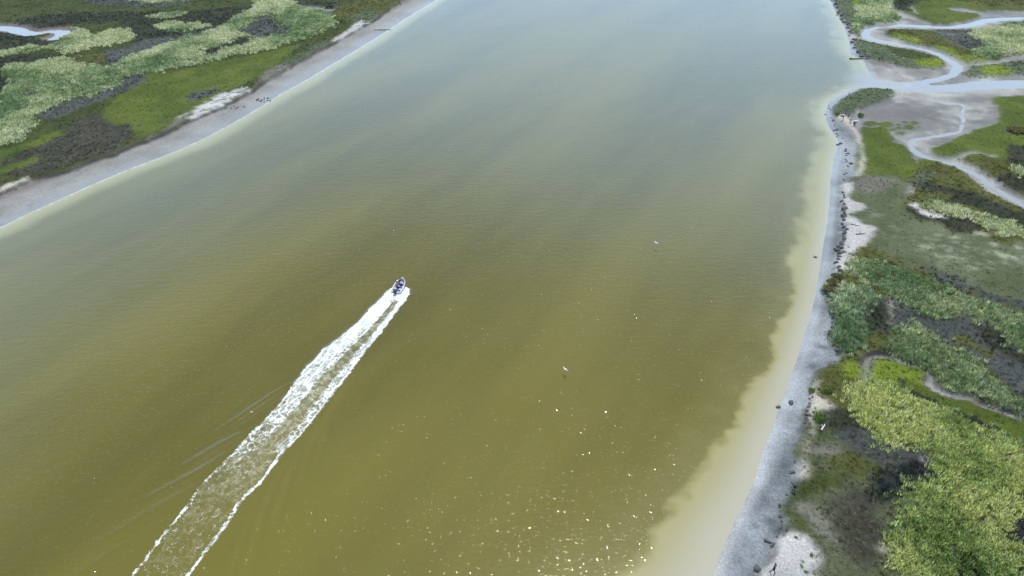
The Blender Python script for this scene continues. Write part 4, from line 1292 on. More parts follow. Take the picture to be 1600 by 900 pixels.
# ------------------------------------------------------------------ people
M_SKIN = simple_mat('skin', (.42, .26, .18), .55, .1)
M_HAIR = simple_mat('dark_hair', (.02, .016, .013), .6, .3, 40)
CLOTH = {}
def cloth(rgb):
    if rgb not in CLOTH:
        CLOTH[rgb] = simple_mat('cloth_%d' % len(CLOTH), rgb, .85, .18, 20, bump=.3)
    return CLOTH[rgb]

def person(label, loc, rz, pose, top, bottom, scale=1.0, sleeves=True, hat=None, group=None, z_off=0.0):
    J = {'pelvis': ((0, 0, .94), .135), 'waist': ((0, 0, 1.08), .125), 'chest': ((0, .01, 1.30), .155), 'neck': ((0, .015, 1.46), .056),
         'chin': ((0, .035, 1.54), .078), 'head': ((0, .03, 1.625), .098), 'crown': ((0, .015, 1.70), .062), 'nose': ((0, .135, 1.60), .016)}
    for s, n in ((-1, 'l'), (1, 'r')):
        J.update({'sho' + n: ((s * .185, 0, 1.39), .066), 'elb' + n: ((s * .25, -.02, 1.13), .045), 'wri' + n: ((s * .25, .08, .90), .031), 'palm' + n: ((s * .248, .11, .835), .038),
                  'hip' + n: ((s * .10, 0, .88), .098), 'knee' + n: ((s * .11, .02, .49), .062), 'ank' + n: ((s * .115, -.03, .09), .043), 'toe' + n: ((s * .125, .14, .045), .038),
                  'ear' + n: ((s * .10, .02, 1.615), .02)})
    if pose in ('sit', 'drive', 'crouch', 'ground'):
        dz = {'sit': -.44, 'drive': -.44, 'crouch': -.52, 'ground': -.74}[pose]
        for k in list(J):
            p, r = J[k]
            J[k] = ((p[0], p[1], p[2] + dz), r)
        for s, n in ((-1, 'l'), (1, 'r')):
            seat = J['pelvis'][0][2] - .04
            J['hip' + n] = ((s * .11, .03, seat), .10)
            if pose == 'ground':
                J['knee' + n] = ((s * .16, .40, .42), .062)
                J['ank' + n] = ((s * .13, .66, .10), .043)
                J['toe' + n] = ((s * .14, .84, .06), .036)
            else:
                J['knee' + n] = ((s * .14, .45, seat + .02), .064)
                J['ank' + n] = ((s * .13, .47, max(.09, seat - .40)), .043)
                J['toe' + n] = ((s * .14, .64, max(.045, seat - .445)), .037)
            if pose == 'drive':
                J['elb' + n] = ((s * .27, .14, 1.13 + dz + .02), .045)
                J['wri' + n] = ((s * .17, .38, 1.16 + dz), .031)
                J['palm' + n] = ((s * .15, .45, 1.18 + dz), .037)
            else:
                J['elb' + n] = ((s * .26, .08, 1.12 + dz), .045)
                J['wri' + n] = ((s * .17, .30, 1.02 + dz), .031)
                J['palm' + n] = ((s * .15, .37, 1.01 + dz), .037)
    if pose == 'bend':
        for k in list(J):
            p, r = J[k]
            if p[2] > 1.0 or k[:4] in ('palm',) or k[:3] in ('wri', 'elb'):
                a = -.95
                y, z = p[1], p[2] - .94
                J[k] = ((p[0], y * math.cos(a) - z * math.sin(a), .94 + y * math.sin(a) + z * math.cos(a)), r)
        for s, n in ((-1, 'l'), (1, 'r')):
            c = J['sho' + n][0]
            J['elb' + n] = ((c[0] * 1.15, c[1] + .05, c[2] - .27), .045)
            J['wri' + n] = ((c[0] * 1.0, c[1] + .12, c[2] - .50), .031)
            J['palm' + n] = ((c[0] * 1.0, c[1] + .14, c[2] - .57), .037)
    if pose == 'walk':
        J['kneel'] = ((-.11, .16, .50), .062); J['ankl'] = ((-.115, .20, .10), .043); J['toel'] = ((-.12, .37, .06), .038)
        J['kneer'] = ((.11, -.02, .50), .062); J['ankr'] = ((.115, -.24, .13), .043); J['toer'] = ((.12, -.10, .045), .038)
        J['elbl'] = ((-.25, -.10, 1.13), .045); J['wril'] = ((-.25, -.08, .90), .031); J['palml'] = ((-.25, -.06, .83), .038)
    # fingers: four and a thumb on each hand
    E = [('pelvis', 'waist'), ('waist', 'chest'), ('chest', 'neck'), ('neck', 'chin'), ('chin', 'head'), ('head', 'crown'), ('head', 'nose')]
    for n in 'lr':
        E += [('chest', 'sho' + n), ('sho' + n, 'elb' + n), ('elb' + n, 'wri' + n), ('wri' + n, 'palm' + n), ('pelvis', 'hip' + n), ('hip' + n, 'knee' + n), ('knee' + n, 'ank' + n), ('ank' + n, 'toe' + n), ('head', 'ear' + n)]
        w, p = Vector(J['wri' + n][0]), Vector(J['palm' + n][0])
        d = (p - w).normalized()
        side = d.cross(Vector((1, 0, 0))).normalized()
        curl = Vector((-.35 if n == 'r' else .35, 0, 0))
        for f, (o, ln) in enumerate(((-.030, .075), (-.010, .085), (.011, .080), (.030, .062))):
            a = p + side * o + d * .03
            b = a + d * ln * .5 + curl * .02
            c = b + (d + curl).normalized() * ln * .5
            J['f%d%s' % (f, n)] = (tuple(b), .0095)
            J['g%d%s' % (f, n)] = (tuple(c), .008)
            E += [('palm' + n, 'f%d%s' % (f, n)), ('f%d%s' % (f, n), 'g%d%s' % (f, n))]
        a = p - side * .045 - d * .01
        J['t' + n] = (tuple(a), .012)
        J['u' + n] = (tuple(a + (d * .8 - side * .5) * .05), .009)
        E += [('palm' + n, 't' + n), ('t' + n, 'u' + n)]
    keys = list(J)
    me = bpy.data.meshes.new('body_frame')
    me.from_pydata([J[k][0] for k in keys], [(keys.index(a), keys.index(b)) for a, b in E], [])
    o = bpy.data.objects.new('body_frame', me)
    COL.objects.link(o)
    mod = o.modifiers.new('skin', 'SKIN')
    mod.use_smooth_shade = True
    for i, k in enumerate(keys):
        r = J[k][1]
        sv = me.skin_vertices[0].data[i]
        sv.radius = (r, r * (.78 if k in ('chest', 'waist', 'pelvis') else 1))
        sv.use_root = (k == 'pelvis')
    sb = o.modifiers.new('sub', 'SUBSURF')
    sb.levels = sb.render_levels = 1
    dg = bpy.context.evaluated_depsgraph_get()
    body = bpy.data.meshes.new_from_object(o.evaluated_get(dg))
    bpy.data.objects.remove(o)
    body.name = 'body'
    skin_keys = {'neck', 'chin', 'head', 'crown', 'nose', 'earl', 'earr'}
    body.materials.clear()
    shoe = cloth((.03, .03, .032))
    for mm in (M_SKIN, cloth(top), cloth(bottom), shoe):
        body.materials.append(mm)
    part = {}
    for k in keys:
        if k in skin_keys or k[0] in 'fgtu' and k[:3] not in ('toe',) or k[:3] in ('pal',): part[k] = 0
        elif k in ('waist', 'chest') or k[:3] == 'sho': part[k] = 1
        elif k[:3] in ('elb', 'wri'): part[k] = 1 if sleeves else 0
        elif k[:3] == 'toe': part[k] = 3
        else: part[k] = 2
    kp = np.array([J[k][0] for k in keys])
    ki = np.array([part[k] for k in keys])
    for p in body.polygons:
        c = np.array(p.center)
        p.material_index = int(ki[np.argmin(((kp - c) ** 2).sum(1))])
        p.use_smooth = True
    root = empty('person', (loc[0], loc[1], loc[2] + z_off), rz)
    root.scale = (scale,) * 3
    link('body', body, None, root)
    # hair or cap
    bm = bmesh.new()
    bmesh.ops.create_uvsphere(bm, u_segments=14, v_segments=9, radius=1.0)
    hc = Vector(J['head'][0])
    up = (Vector(J['crown'][0]) - hc).normalized()
    for v in bm.verts:
        v.co = Vector((v.co.x * .112, v.co.y * .118 - .012, v.co.z * .112 + .025))
        if v.co.y > .045 and v.co.z < .03:
            v.co.y = .045
    q = Vector((0, 0, 1)).rotation_difference(up)
    for v in bm.verts:
        v.co = hc + q @ v.co
    link('hat' if hat else 'hair', bm_mesh('hair', bm, True), cloth(hat) if hat else M_HAIR, root)
    for s in (-1, 1):
        bm = bmesh.new()
        bmesh.ops.create_uvsphere(bm, u_segments=6, v_segments=4, radius=.013)
        for v in bm.verts:
            v.co = hc + q @ (v.co + Vector((s * .036, .098, -.005)))
        link('eye', bm_mesh('eye', bm, True), M_HAIR, root)
    return tag(root, label, 'person', group)

# ------------------------------------------------------------------ speedboat
M_HULL = simple_mat('white_gelcoat', (.72, .72, .73), .25, .05, 3, coat=.4)
M_DECK = simple_mat('grey_blue_deck', (.10, .10, .13), .6, .2, 6)
M_FLOOR = simple_mat('dark_deck_mat', (.035, .035, .05), .8, .25, 10)
M_BLACK = simple_mat('black_plastic', (.012, .012, .014), .35, .2, 10)
M_LILAC = simple_mat('pale_lilac_vinyl', (.50, .47, .58), .5, .1, 10)
M_STEEL = simple_mat('stainless_steel', (.6, .6, .62), .25, .05, 10, metallic=1.0)
m_glass, nt_, out_ = new_mat('tinted_windscreen')
gl_ = N(nt_, 'ShaderNodeBsdfPrincipled')
gl_.inputs['Base Color'].default_value = (.25, .28, .34, 1)
gl_.inputs['Roughness'].default_value = .05
gl_.inputs['Transmission Weight'].default_value = .8
nt_.links.new(gl_.outputs[0], out_.inputs['Surface'])

p_st, p_bow = Vector(at(617, 461)), Vector(at(632.5, 438.5))
BL = (p_bow - p_st).length
course = (p_bow - p_st).normalized()
boat = empty('speedboat', (p_st + p_bow) / 2 + Vector((0, 0, .10)), math.atan2(course.y, course.x) - math.pi / 2)
boat.rotation_euler[0] = math.radians(4.0)
tag(boat, 'small white speedboat with black outboard heading upriver ahead of its foaming wake', 'boat')
HL = BL * .80
def half_beam(t):
    return .93 * (1 - max(0, (t - .35) / .65) ** 2.6) * (1 - .10 * max(0, (.3 - t) / .3)) + .001
ts = [0, .12, .28, .45, .6, .72, .82, .9, .96, 1.0]
rings = []
for t in ts:
    b = half_beam(t)
    y = (t - .5) * HL
    sh = .50 + .26 * t ** 2
    keel = -.22 + .42 * max(0, (t - .6) / .4) ** 2
    ch = .02 + .26 * t ** 2
    rings.append([(-b, y, sh), (-b * .90, y, ch), (0, y, keel), (b * .90, y, ch), (b, y, sh), (b * .86, y, sh), (b * .80, y, .14 + .22 * t ** 3), (0, y, .12 + .22 * t ** 3), (-b * .80, y, .14 + .22 * t ** 3), (-b * .86, y, sh)])
bm = bmesh.new()
loft(bm, rings)
link('hull', bm_mesh('hull', bm), M_HULL, boat)
bm = bmesh.new()
loft(bm, [[(-half_beam(t) * .79, (t - .5) * HL, .165 + .22 * t ** 3), (half_beam(t) * .79, (t - .5) * HL, .165 + .22 * t ** 3)] for t in ts[:-2]], closed=False)
link('cockpit_floor', bm_mesh('cockpit_floor', bm), M_FLOOR, boat)
for s in (-1, 1):
    bm = bmesh.new()
    tube(bm, [(s * half_beam(t) * .97, (t - .5) * HL, .53 + .26 * t ** 2) for t in np.linspace(0, 1, 16)], .055, 8)
    link('gunwale', bm_mesh('gunwale', bm, True), M_HULL, boat)
    bm = bmesh.new()
    tube(bm, [(s * half_beam(t) * .93, (t - .5) * HL, (.53 + .26 * t ** 2) + .14) for t in np.linspace(.62, .985, 9)], .018, 6)
    for t in (.64, .78, .90):
        tube(bm, [(s * half_beam(t) * .94, (t - .5) * HL, .5 + .26 * t ** 2), (s * half_beam(t) * .93, (t - .5) * HL, .67 + .26 * t ** 2)], .014, 6)
    link('bow_rail', bm_mesh('bow_rail', bm, True), M_STEEL, boat)
bm = bmesh.new()
dk = [t for t in np.linspace(.80, .985, 6)]
loft(bm, [[(-half_beam(t) * .88, (t - .5) * HL, .50 + .26 * t ** 2), (0, (t - .5) * HL, .56 + .26 * t ** 2), (half_beam(t) * .88, (t - .5) * HL, .50 + .26 * t ** 2)] for t in dk], closed=False)
link('foredeck', bm_mesh('foredeck', bm, True), M_DECK, boat)
con = link('console', (lambda bm: (rounded_box(bm, (.30, HL * .10, .50), (.62, .45, .68), .06), bm_mesh('console', bm))[1])(bmesh.new()), M_LILAC, boat)
bm = bmesh.new()
loft(bm, [[(.30 + x * .29, HL * .10 + .20 - .03 * abs(x), .84) for x in (-1, -.5, 0, .5, 1)], [(.30 + x * .25, HL * .10 + .10, 1.12) for x in (-1, -.5, 0, .5, 1)]], closed=False)
link('windscreen', bm_mesh('windscreen', bm), m_glass, con)
bm = bmesh.new()
tube(bm, [(.30 + .16 * math.cos(a), HL * .10 - .27, .82 + .16 * math.sin(a)) for a in np.linspace(0, 2 * math.pi, 15)], .016, 6)
link('steering_wheel', bm_mesh('steering_wheel', bm, True), M_BLACK, con)
for y, nm in ((-.06, 'bench_seat'), (-.27, 'bench_seat'), (.25, 'bench_seat')):
    bm = bmesh.new()
    rounded_box(bm, (0, HL * y, .36), (half_beam(y + .5) * 1.52, .42, .20), .05)
    link(nm, bm_mesh(nm, bm), M_LILAC if y < 0 else M_DECK, boat)
bm = bmesh.new()
rounded_box(bm, (0, -HL * .5 + .04, .34), (1.45, .10, .42), .03)
link('transom', bm_mesh('transom', bm), M_HULL, boat)
mot = empty('outboard_motor', (0, -HL * .5 - .16, 0))
mot.parent = boat
bm = bmesh.new()
rounded_box(bm, (0, 0, .78), (.52, .64, .46), .10)
link('cowl', bm_mesh('cowl', bm, True), M_BLACK, mot)
bm = bmesh.new()
loft(bm, [[(.13 * math.cos(a), .20 * math.sin(a) * k, z) for a in np.linspace(0, 2 * math.pi, 8, endpoint=False)] for z, k in ((-.45, .6), (-.1, .8), (.3, 1.0), (.58, 1.2))])
link('leg', bm_mesh('leg', bm, True), M_BLACK, mot)
boat_m = Matrix.LocRotScale(boat.location, boat.rotation_euler, None)
def in_boat(x, y, z):
    return boat_m @ Vector((x, y, z))
rzb = boat.rotation_euler[2]
person('person in navy steering at the console of the speedboat', in_boat(.30, -HL * .06, .02), rzb, 'drive', (.05, .06, .16), (.04, .04, .06), hat=(.55, .53, .62))
person('person in black seated by the bow of the speedboat', in_boat(-.18, HL * .25, .02), rzb, 'sit', (.015, .015, .02), (.02, .02, .03))
person('person in lilac jacket seated left of the boat console', in_boat(-.42, -HL * .06, .02), rzb, 'sit', (.38, .35, .50), (.06, .06, .12))
person('person in dark coat seated in front of the outboard motor', in_boat(.05, -HL * .27, .02), rzb, 'sit', (.02, .02, .028), (.02, .02, .025))

# ------------------------------------------------------------------ foam and spray of the wake
m_foam, nt_, out_ = new_mat('wake_foam')
fb_ = N(nt_, 'ShaderNodeBsdfPrincipled')
tcx = N(nt_, 'ShaderNodeNewGeometry')
nt_.links.new(mix_col(nt_, noise_node(nt_, tcx.outputs['Position'], 9, 3), (.58, .61, .62), (.74, .75, .75)), fb_.inputs['Base Color'])
fb_.inputs['Roughness'].default_value = .95
fb_.inputs['Subsurface Weight'].default_value = 0.0
nt_.links.new(fb_.outputs[0], out_.inputs['Surface'])

def build_foam():
    n = 60000
    s = rng.uniform(0, wlen[-1] * .86, n) ** 1.0
    t = rng.uniform(-1.12, 1.12, n)
    cx, cy = np.interp(s, wlen, wc_[:, 0]), np.interp(s, wlen, wc_[:, 1])
    w = np.interp(s, wlen, ww_)
    tx = np.interp(s + .5, wlen, wc_[:, 0]) - np.interp(s - .5, wlen, wc_[:, 0])
    ty = np.interp(s + .5, wlen, wc_[:, 1]) - np.interp(s - .5, wlen, wc_[:, 1])
    L = np.hypot(tx, ty) + 1e-9
    X, Y = cx + ty / L * t * w * -1, cy - tx / L * t * w * -1
    s2, t2, _ = wake_coords(X, Y)
    den = wake_density(s2, t2)
    lumpy = fbm(X, Y, 1.1, 3, 900)
    keep = rng.random(n) < np.clip(den * 1.25 - .28 + (lumpy - .5) * .9, 0, 1) * (.16 + .3 * smooth(7, 1, s2)) + .25 * smooth(7, 1, s2) * (den > .4)
    X, Y, s2, den = X[keep], Y[keep], s2[keep], den[keep]
    V, F = [], []
    near = smooth(11, 0, s2)
    i = np.clip(np.searchsorted(rx, X) - 1, 0, len(rx) - 2)
    j = np.clip(np.searchsorted(ry, Y) - 1, 0, len(ry) - 2)
    Z = RZ[j, i]
    size = rng.uniform(.03, .085, len(X)) * (1 + .9 * near)
    ht = rng.uniform(.3, .8, len(X)) * size + near * rng.uniform(0, .16, len(X))
    for k in range(len(X)):
        r, a0 = size[k], rng.random() * 6.28
        b = len(V)
        V.append((X[k], Y[k], Z[k] + .012 + ht[k]))
        for q in range(5):
            a = a0 + q * 1.2566
            rr = r * (.6 + .8 * ((k * 7 + q * 13) % 11) / 11)
            V.append((X[k] + rr * math.cos(a), Y[k] + rr * math.sin(a), Z[k] - .02))
        F += [(b, b + 1 + q, b + 1 + (q + 1) % 5) for q in range(5)]
    me = np_mesh('wake_foam', V, F)
    for p in me.polygons:
        p.use_smooth = True
    return link('wake_foam', me, m_foam)
tag(build_foam(), 'white foam and spray trailing behind the speedboat', 'foam', None, 'stuff')

# ------------------------------------------------------------------ people on the shore
g = on_ground(1239, 769)
person('person in black coat standing on the bank edge above the gravel beach', g, 2.6, 'stand', (.015, .015, .02), (.012, .012, .016), 1.0)
g = on_ground(1207, 896)
person('person in black walking on the pale dune at the bottom edge', g, .6, 'walk', (.012, .012, .015), (.012, .012, .015), 1.0, hat=(.012, .012, .014))
g = on_ground(1317, 187)
person('person in crimson bending over on the spit by the creek mouth', g, 1.4, 'bend', (.33, .012, .05), (.25, .015, .05), 1.0)
g = on_ground(1325.5, 184)
person('person in teal jacket standing beside the crimson figure on the spit', g, .4, 'stand', (.05, .20, .17), (.03, .05, .05), 1.0)
g = on_ground(1328, 192)
person('person in white shirt and dark trousers standing on the spit path', g, -.5, 'walk', (.62, .60, .58), (.02, .02, .025), 1.0, sleeves=False)
g = on_ground(1334, 195.5)
person('person in black sitting on the ground at the right of the group', g, -.9, 'ground', (.02, .02, .028), (.015, .015, .02), 1.0)
g = on_ground(1342, 184)
person('person in dark brown standing by the olive bush behind the group', g, 2.0, 'stand', (.04, .03, .035), (.05, .04, .045), 1.0)

M_BAG = simple_mat('pale_canvas', (.55, .54, .55), .85, .15, 12, bump=.3)
def bag(loc, rz, sc, label):
    root = empty('holdall', loc, rz)
    bm = bmesh.new()
    loft(bm, [[(x, .20 * k * math.cos(a), .20 + .19 * k * math.sin(a)) for a in np.linspace(0, 2 * math.pi, 10, endpoint=False)] for x, k in ((-.42, .55), (-.38, .9), (-.15, 1.05), (.15, 1.0), (.38, .9), (.42, .5))])
    link('bag_body', bm_mesh('bag_body', bm, True), M_BAG, root)
    bm = bmesh.new()
    tube(bm, [(-.2, 0, .38), (-.16, .02, .50), (0, .03, .55), (.16, .02, .50), (.2, 0, .38)], .02, 6)
    link('handle', bm_mesh('handle', bm, True), M_BLACK, root)
    root.scale = (sc,) * 3
    tag(root, label, 'bag')
bag(on_ground(1336.5, 191), .3, 1.5, 'white holdall lying right behind the sitting person on the spit')
bag(on_ground(1316, 181.5), -.4, 1.3, 'pale holdall lying just behind the crimson figure on the spit')
bag(on_ground(1331.5, 197), 1.2, 1.0, 'pale bag on the path in front of the sitting person')

# ------------------------------------------------------------------ gulls
M_GULL = simple_mat('white_feathers', (.78, .77, .74), .8, .08, 20)
M_WING = simple_mat('grey_wing_feathers', (.55, .56, .56), .8, .1, 20)
M_BEAK = simple_mat('orange_beak', (.5, .25, .03), .5, .1, 20)
def gull(loc, rz, flying, label, sc=1.0):
    root = empty('gull', loc, rz)
    bm = bmesh.new()
    prof = ((-.24, .015, .0), (-.20, .05, .0), (-.08, .085, 0), (.06, .09, .005), (.15, .06, .025), (.20, .05, .045), (.245, .045, .05), (.275, .02, .045))
    loft(bm, [[(r * math.cos(a), y, z + r * .9 * math.sin(a)) for a in np.linspace(0, 2 * math.pi, 10, endpoint=False)] for y, r, z in prof])
    body = link('body', bm_mesh('body', bm, True), M_GULL, root)
    bm = bmesh.new()
    loft(bm, [[(.012 * math.cos(a) * k, y, .04 + .012 * math.sin(a) * k) for a in np.linspace(0, 2 * math.pi, 6, endpoint=False)] for y, k in ((.27, 1), (.30, .8), (.325, .2))])
    link('beak', bm_mesh('beak', bm, True), M_BEAK, root)
    bm = bmesh.new()
    loft(bm, [[(-.03, -.22, .012), (.03, -.22, .012), (.03, -.22, 0), (-.03, -.22, 0)], [(-.075, -.36, .006), (.075, -.36, .006), (.075, -.36, 0), (-.075, -.36, 0)]])
    link('tail', bm_mesh('tail', bm), M_GULL, root)
    for s in (-1, 1):
        bm = bmesh.new()
        st = ((.05, .10, -.10, .03), (.28, .15, -.07, .15), (.45, .10, -.08, .16), (.66, -.05, -.16, .10), (.74, -.16, -.19, .06)) if flying else ((.06, .10, -.10, .05), (.085, .08, -.16, .04), (.08, .0, -.22, .02), (.05, -.14, -.27, .01), (.02, -.26, -.29, .0))
        loft(bm, [[(s * x, y0, z), (s * x, (y0 + y1) / 2, z + .014), (s * x, y1, z - .004), (s * x, (y0 + y1) / 2, z - .004)] for x, y0, y1, z in st])
        link('wing', bm_mesh('wing', bm, True), M_GULL if flying else M_WING, root)
    root.scale = (sc,) * 3
    tag(root, label, 'gull')
sh = Vector(at(1024, 392, 0))
best = min((h * .05 for h in range(4, 120)), key=lambda h: abs(to_px(*(sh + sun_dir * (h / sun_dir.z))[:2], h)[1] - 379.5))
gp = sh + sun_dir * (best / sun_dir.z)
gull((gp.x, gp.y, gp.z), -1.0, True, 'white gull gliding low over the middle of the river', .8)
gp = at(883, 577, 1.0)
gull(gp, 2.2, True, 'white gull skimming the water right of the boat wake', .75)
gp = at(1273.5, 402, .02)
def duck(loc, rz):
    root = empty('duck', loc, rz)
    bm = bmesh.new()
    loft(bm, [[(r * math.cos(a), y, z + r * .75 * math.sin(a)) for a in np.linspace(0, 2 * math.pi, 10, endpoint=False)] for y, r, z in ((-.30, .02, .10), (-.22, .08, .06), (-.05, .13, .05), (.12, .11, .06), (.18, .06, .12), (.20, .05, .19), (.25, .055, .22), (.30, .03, .21))])
    link('body', bm_mesh('body', bm, True), simple_mat('dark_plumage', (.03, .026, .02), .8, .3, 20), root)
    bm = bmesh.new()
    loft(bm, [[(w, y, .205), (w, y, .195), (-w, y, .195), (-w, y, .205)] for y, w in ((.29, .018), (.33, .022), (.36, .018))])
    link('bill', bm_mesh('bill', bm), M_BEAK, root)
    root.scale = (1.3,) * 3
    tag(root, 'small dark duck floating in the pale shallows by the right beach', 'duck')
duck(gp, 1.2)

# ------------------------------------------------------------------ stones, slumped peat, driftwood
def peat_mat():
    m, nt, out = new_mat('wet_peat')
    b = N(nt, 'ShaderNodeBsdfPrincipled')
    g_ = N(nt, 'ShaderNodeNewGeometry')
    nz = noise_node(nt, g_.outputs['Position'], 5, 5, .65)
    nt.links.new(mix_col(nt, nz, (.035, .032, .03), (.12, .115, .11)), b.inputs['Base Color'])
    b.inputs['Roughness'].default_value = .75
    bp = N(nt, 'ShaderNodeBump')
    bp.inputs['Strength'].default_value = .8
    bp.inputs['Distance'].default_value = .06
    nt.links.new(nz, bp.inputs['Height'])
    nt.links.new(bp.outputs[0], b.inputs['Normal'])
    nt.links.new(b.outputs[0], out.inputs['Surface'])
    return m
M_PEAT = peat_mat()
M_STONE = simple_mat('dark_stone', (.07, .066, .06), .8, .4, 6, bump=.5)
PEAT = [lump('peat_block', 40 + k, .62, .45, .36, .3) for k in range(6)]
ORDINAL = ['first', 'second', 'third', 'fourth', 'fifth', 'sixth', 'seventh', 'eighth', 'ninth', 'tenth', 'eleventh', 'twelfth', 'thirteenth', 'fourteenth', 'fifteenth', 'sixteenth', 'seventeenth', 'eighteenth', 'nineteenth', 'twentieth']
def ordinal(k):
    if k < 20:
        return ORDINAL[k]
    return {2: 'twenty-', 3: 'thirty-'}[(k + 1) // 10] + ORDINAL[(k + 1) % 10 - 1] if (k + 1) % 10 else 'thirtieth'
def peat_row(line, n, spread, s0, s1, label, group):
    ln = resample(spline(line, 4), n)
    for k, (u, v) in enumerate(ln):
        g = on_ground(u + random.gauss(0, spread), v + random.gauss(0, spread * .5))
        o = link('peat_block', random.choice(PEAT), M_PEAT)
        s = random.uniform(s0, s1)
        o.scale = (s * random.uniform(.8, 1.4), s, s * random.uniform(.8, 1.2))
        o.location = (g.x, g.y, max(g.z, -.05) + .10 * s)
        o.rotation_euler = (random.uniform(-.3, .3), random.uniform(-.3, .3), random.uniform(0, 6.28))
        tag(o, label % ordinal(k), 'peat', group)
peat_row([(1317, 300), (1318, 330), (1319, 350), (1320, 372), (1312, 390), (1309, 408), (1310, 420)], 26, 1.8, .6, 1.3, '%s peat block from the top at the foot of the white sand', 'peat blocks below the white sand')
peat_row([(1300, 0), (1308, 12), (1316, 28), (1326, 44), (1333, 60), (1336, 76), (1346, 87), (1358, 92)], 34, 2.4, .7, 1.7, '%s dark peat block from the top edge down the upper right bank', 'peat blocks along the upper bank')
peat_row([(1294, 165), (1294, 180), (1300, 196), (1308, 208), (1314, 222), (1322, 240), (1326, 262), (1322, 282)], 30, 3.2, .3, .8, '%s peat block from the tip down the shore of the spit', 'peat blocks around the spit')
peat_row([(1270, 618), (1264, 632), (1262, 645), (1258, 660)], 8, 1.5, .35, .8, '%s peat block from the top under the edge beside the sandy path', 'peat blocks beside the path')
peat_row([(1292, 452), (1298, 470), (1300, 500), (1298, 522), (1304, 535), (1310, 546)], 16, 1.6, .35, .8, '%s peat block from the top below the deeper green reed bed', 'peat blocks below the green reeds')
peat_row([(1244, 705), (1240, 725), (1226, 790), (1216, 815), (1214, 840), (1205, 852)], 10, 2.0, .25, .6, '%s small peat lump from the top on the lower right beach', 'peat lumps on the lower beach')
for (u, v, sc, lab) in ((1216, 636.5, .62, 'dark stone at the water line of the right beach'), (1235.5, 630, .85, 'larger dark stone on the gravel right of the water line stone'),
                        (1324, 28 + 11, .9, 'dark boulder standing in the river off the top right bank'), (1183, 889, .9, 'dark weedy boulder on the beach at the bottom edge')):
    g = on_ground(u, v)
    o = link('boulder', lump('boulder', int(u), .6, .45, .4, .3), M_STONE)
    o.location = (g.x, g.y, max(g.z, 0) + .08)
    o.scale = (sc, sc, sc)
    o.rotation_euler = (.1, .15, u)
    tag(o, lab, 'stone')

M_WOOD = simple_mat('bleached_driftwood', (.62, .58, .53), .85, .2, 5, bump=.5)
M_WOODD = simple_mat('dark_driftwood', (.10, .085, .07), .9, .3, 5, bump=.5)
def log(u, v, length, r, rz, label, mat=None, forks=2, group=None):
    g = on_ground(u, v)
    rr = random.Random(int(u * 31 + v * 7))
    root = empty('driftwood_log', (g.x, g.y, g.z + r * .8), rz)
    bm = bmesh.new()
    pts = [(length * (k / 6 - .5), rr.gauss(0, .05) * length * .5, rr.uniform(-.02, .06)) for k in range(7)]
    tube(bm, pts, [r * q for q in (1.25, 1.0, .95, .85, .8, .65, .45)], 8)
    link('trunk', bm_mesh('trunk', bm, True), mat or M_WOOD, root)
    for k in range(forks):
        a = Vector(pts[2 + k * 2])
        sd = -1 if k % 2 else 1
        bm = bmesh.new()
        tube(bm, [a, a + Vector((.16, sd * .15, .12)) * length, a + Vector((.30, sd * .22, .20)) * length], [r * .5, r * .36, r * .15], 6)
        link('branch', bm_mesh('branch', bm, True), mat or M_WOOD, root)
    tag(root, label, 'driftwood', group)
log(345, 156, 4.0, .22, .5, 'thick bleached log on the pale debris bank of the left shore')
log(353, 150, 3.0, .16, 1.2, 'bleached forked log just above the thick log on the left bank')
log(358, 153, 2.6, .14, -.4, 'thin bleached log right of the forked log on the left bank')
log(371, 144, 3.2, .15, .1, 'bleached log near the dark bushes on the left bank')
log(380, 140, 3.4, .16, .9, 'bleached branching log at the right end of the left debris bank', forks=2)
log(336, 160, 2.4, .12, .7, 'short bleached log at the left end of the debris bank')
log(567, 39, 6.0, .24, .75, 'long bleached log on the bank edge near the top of the left shore')
log(562, 36, 4.0, .16, 1.6, 'bleached branching log above the long log near the top left shore')
log(1345, 366, 2.0, .10, .2, 'dark drift log lying on the white sand patch', M_WOODD, 1)
log(1336, 352, 1.6, .08, -.5, 'dark stick on the white sand above the drift log', M_WOODD, 1)
log(1204, 849, 1.5, .12, -.7, 'dark log on the beach beside the pale dune', M_WOODD, 0)
log(1344, 92, 7.0, .16, .05, 'long dark pole lying at the water by the creek mouth', M_WOODD, 0)
log(1286, 668, 1.3, .10, .9, 'pale stump of wood beside the dark bush by the path', None, 1)

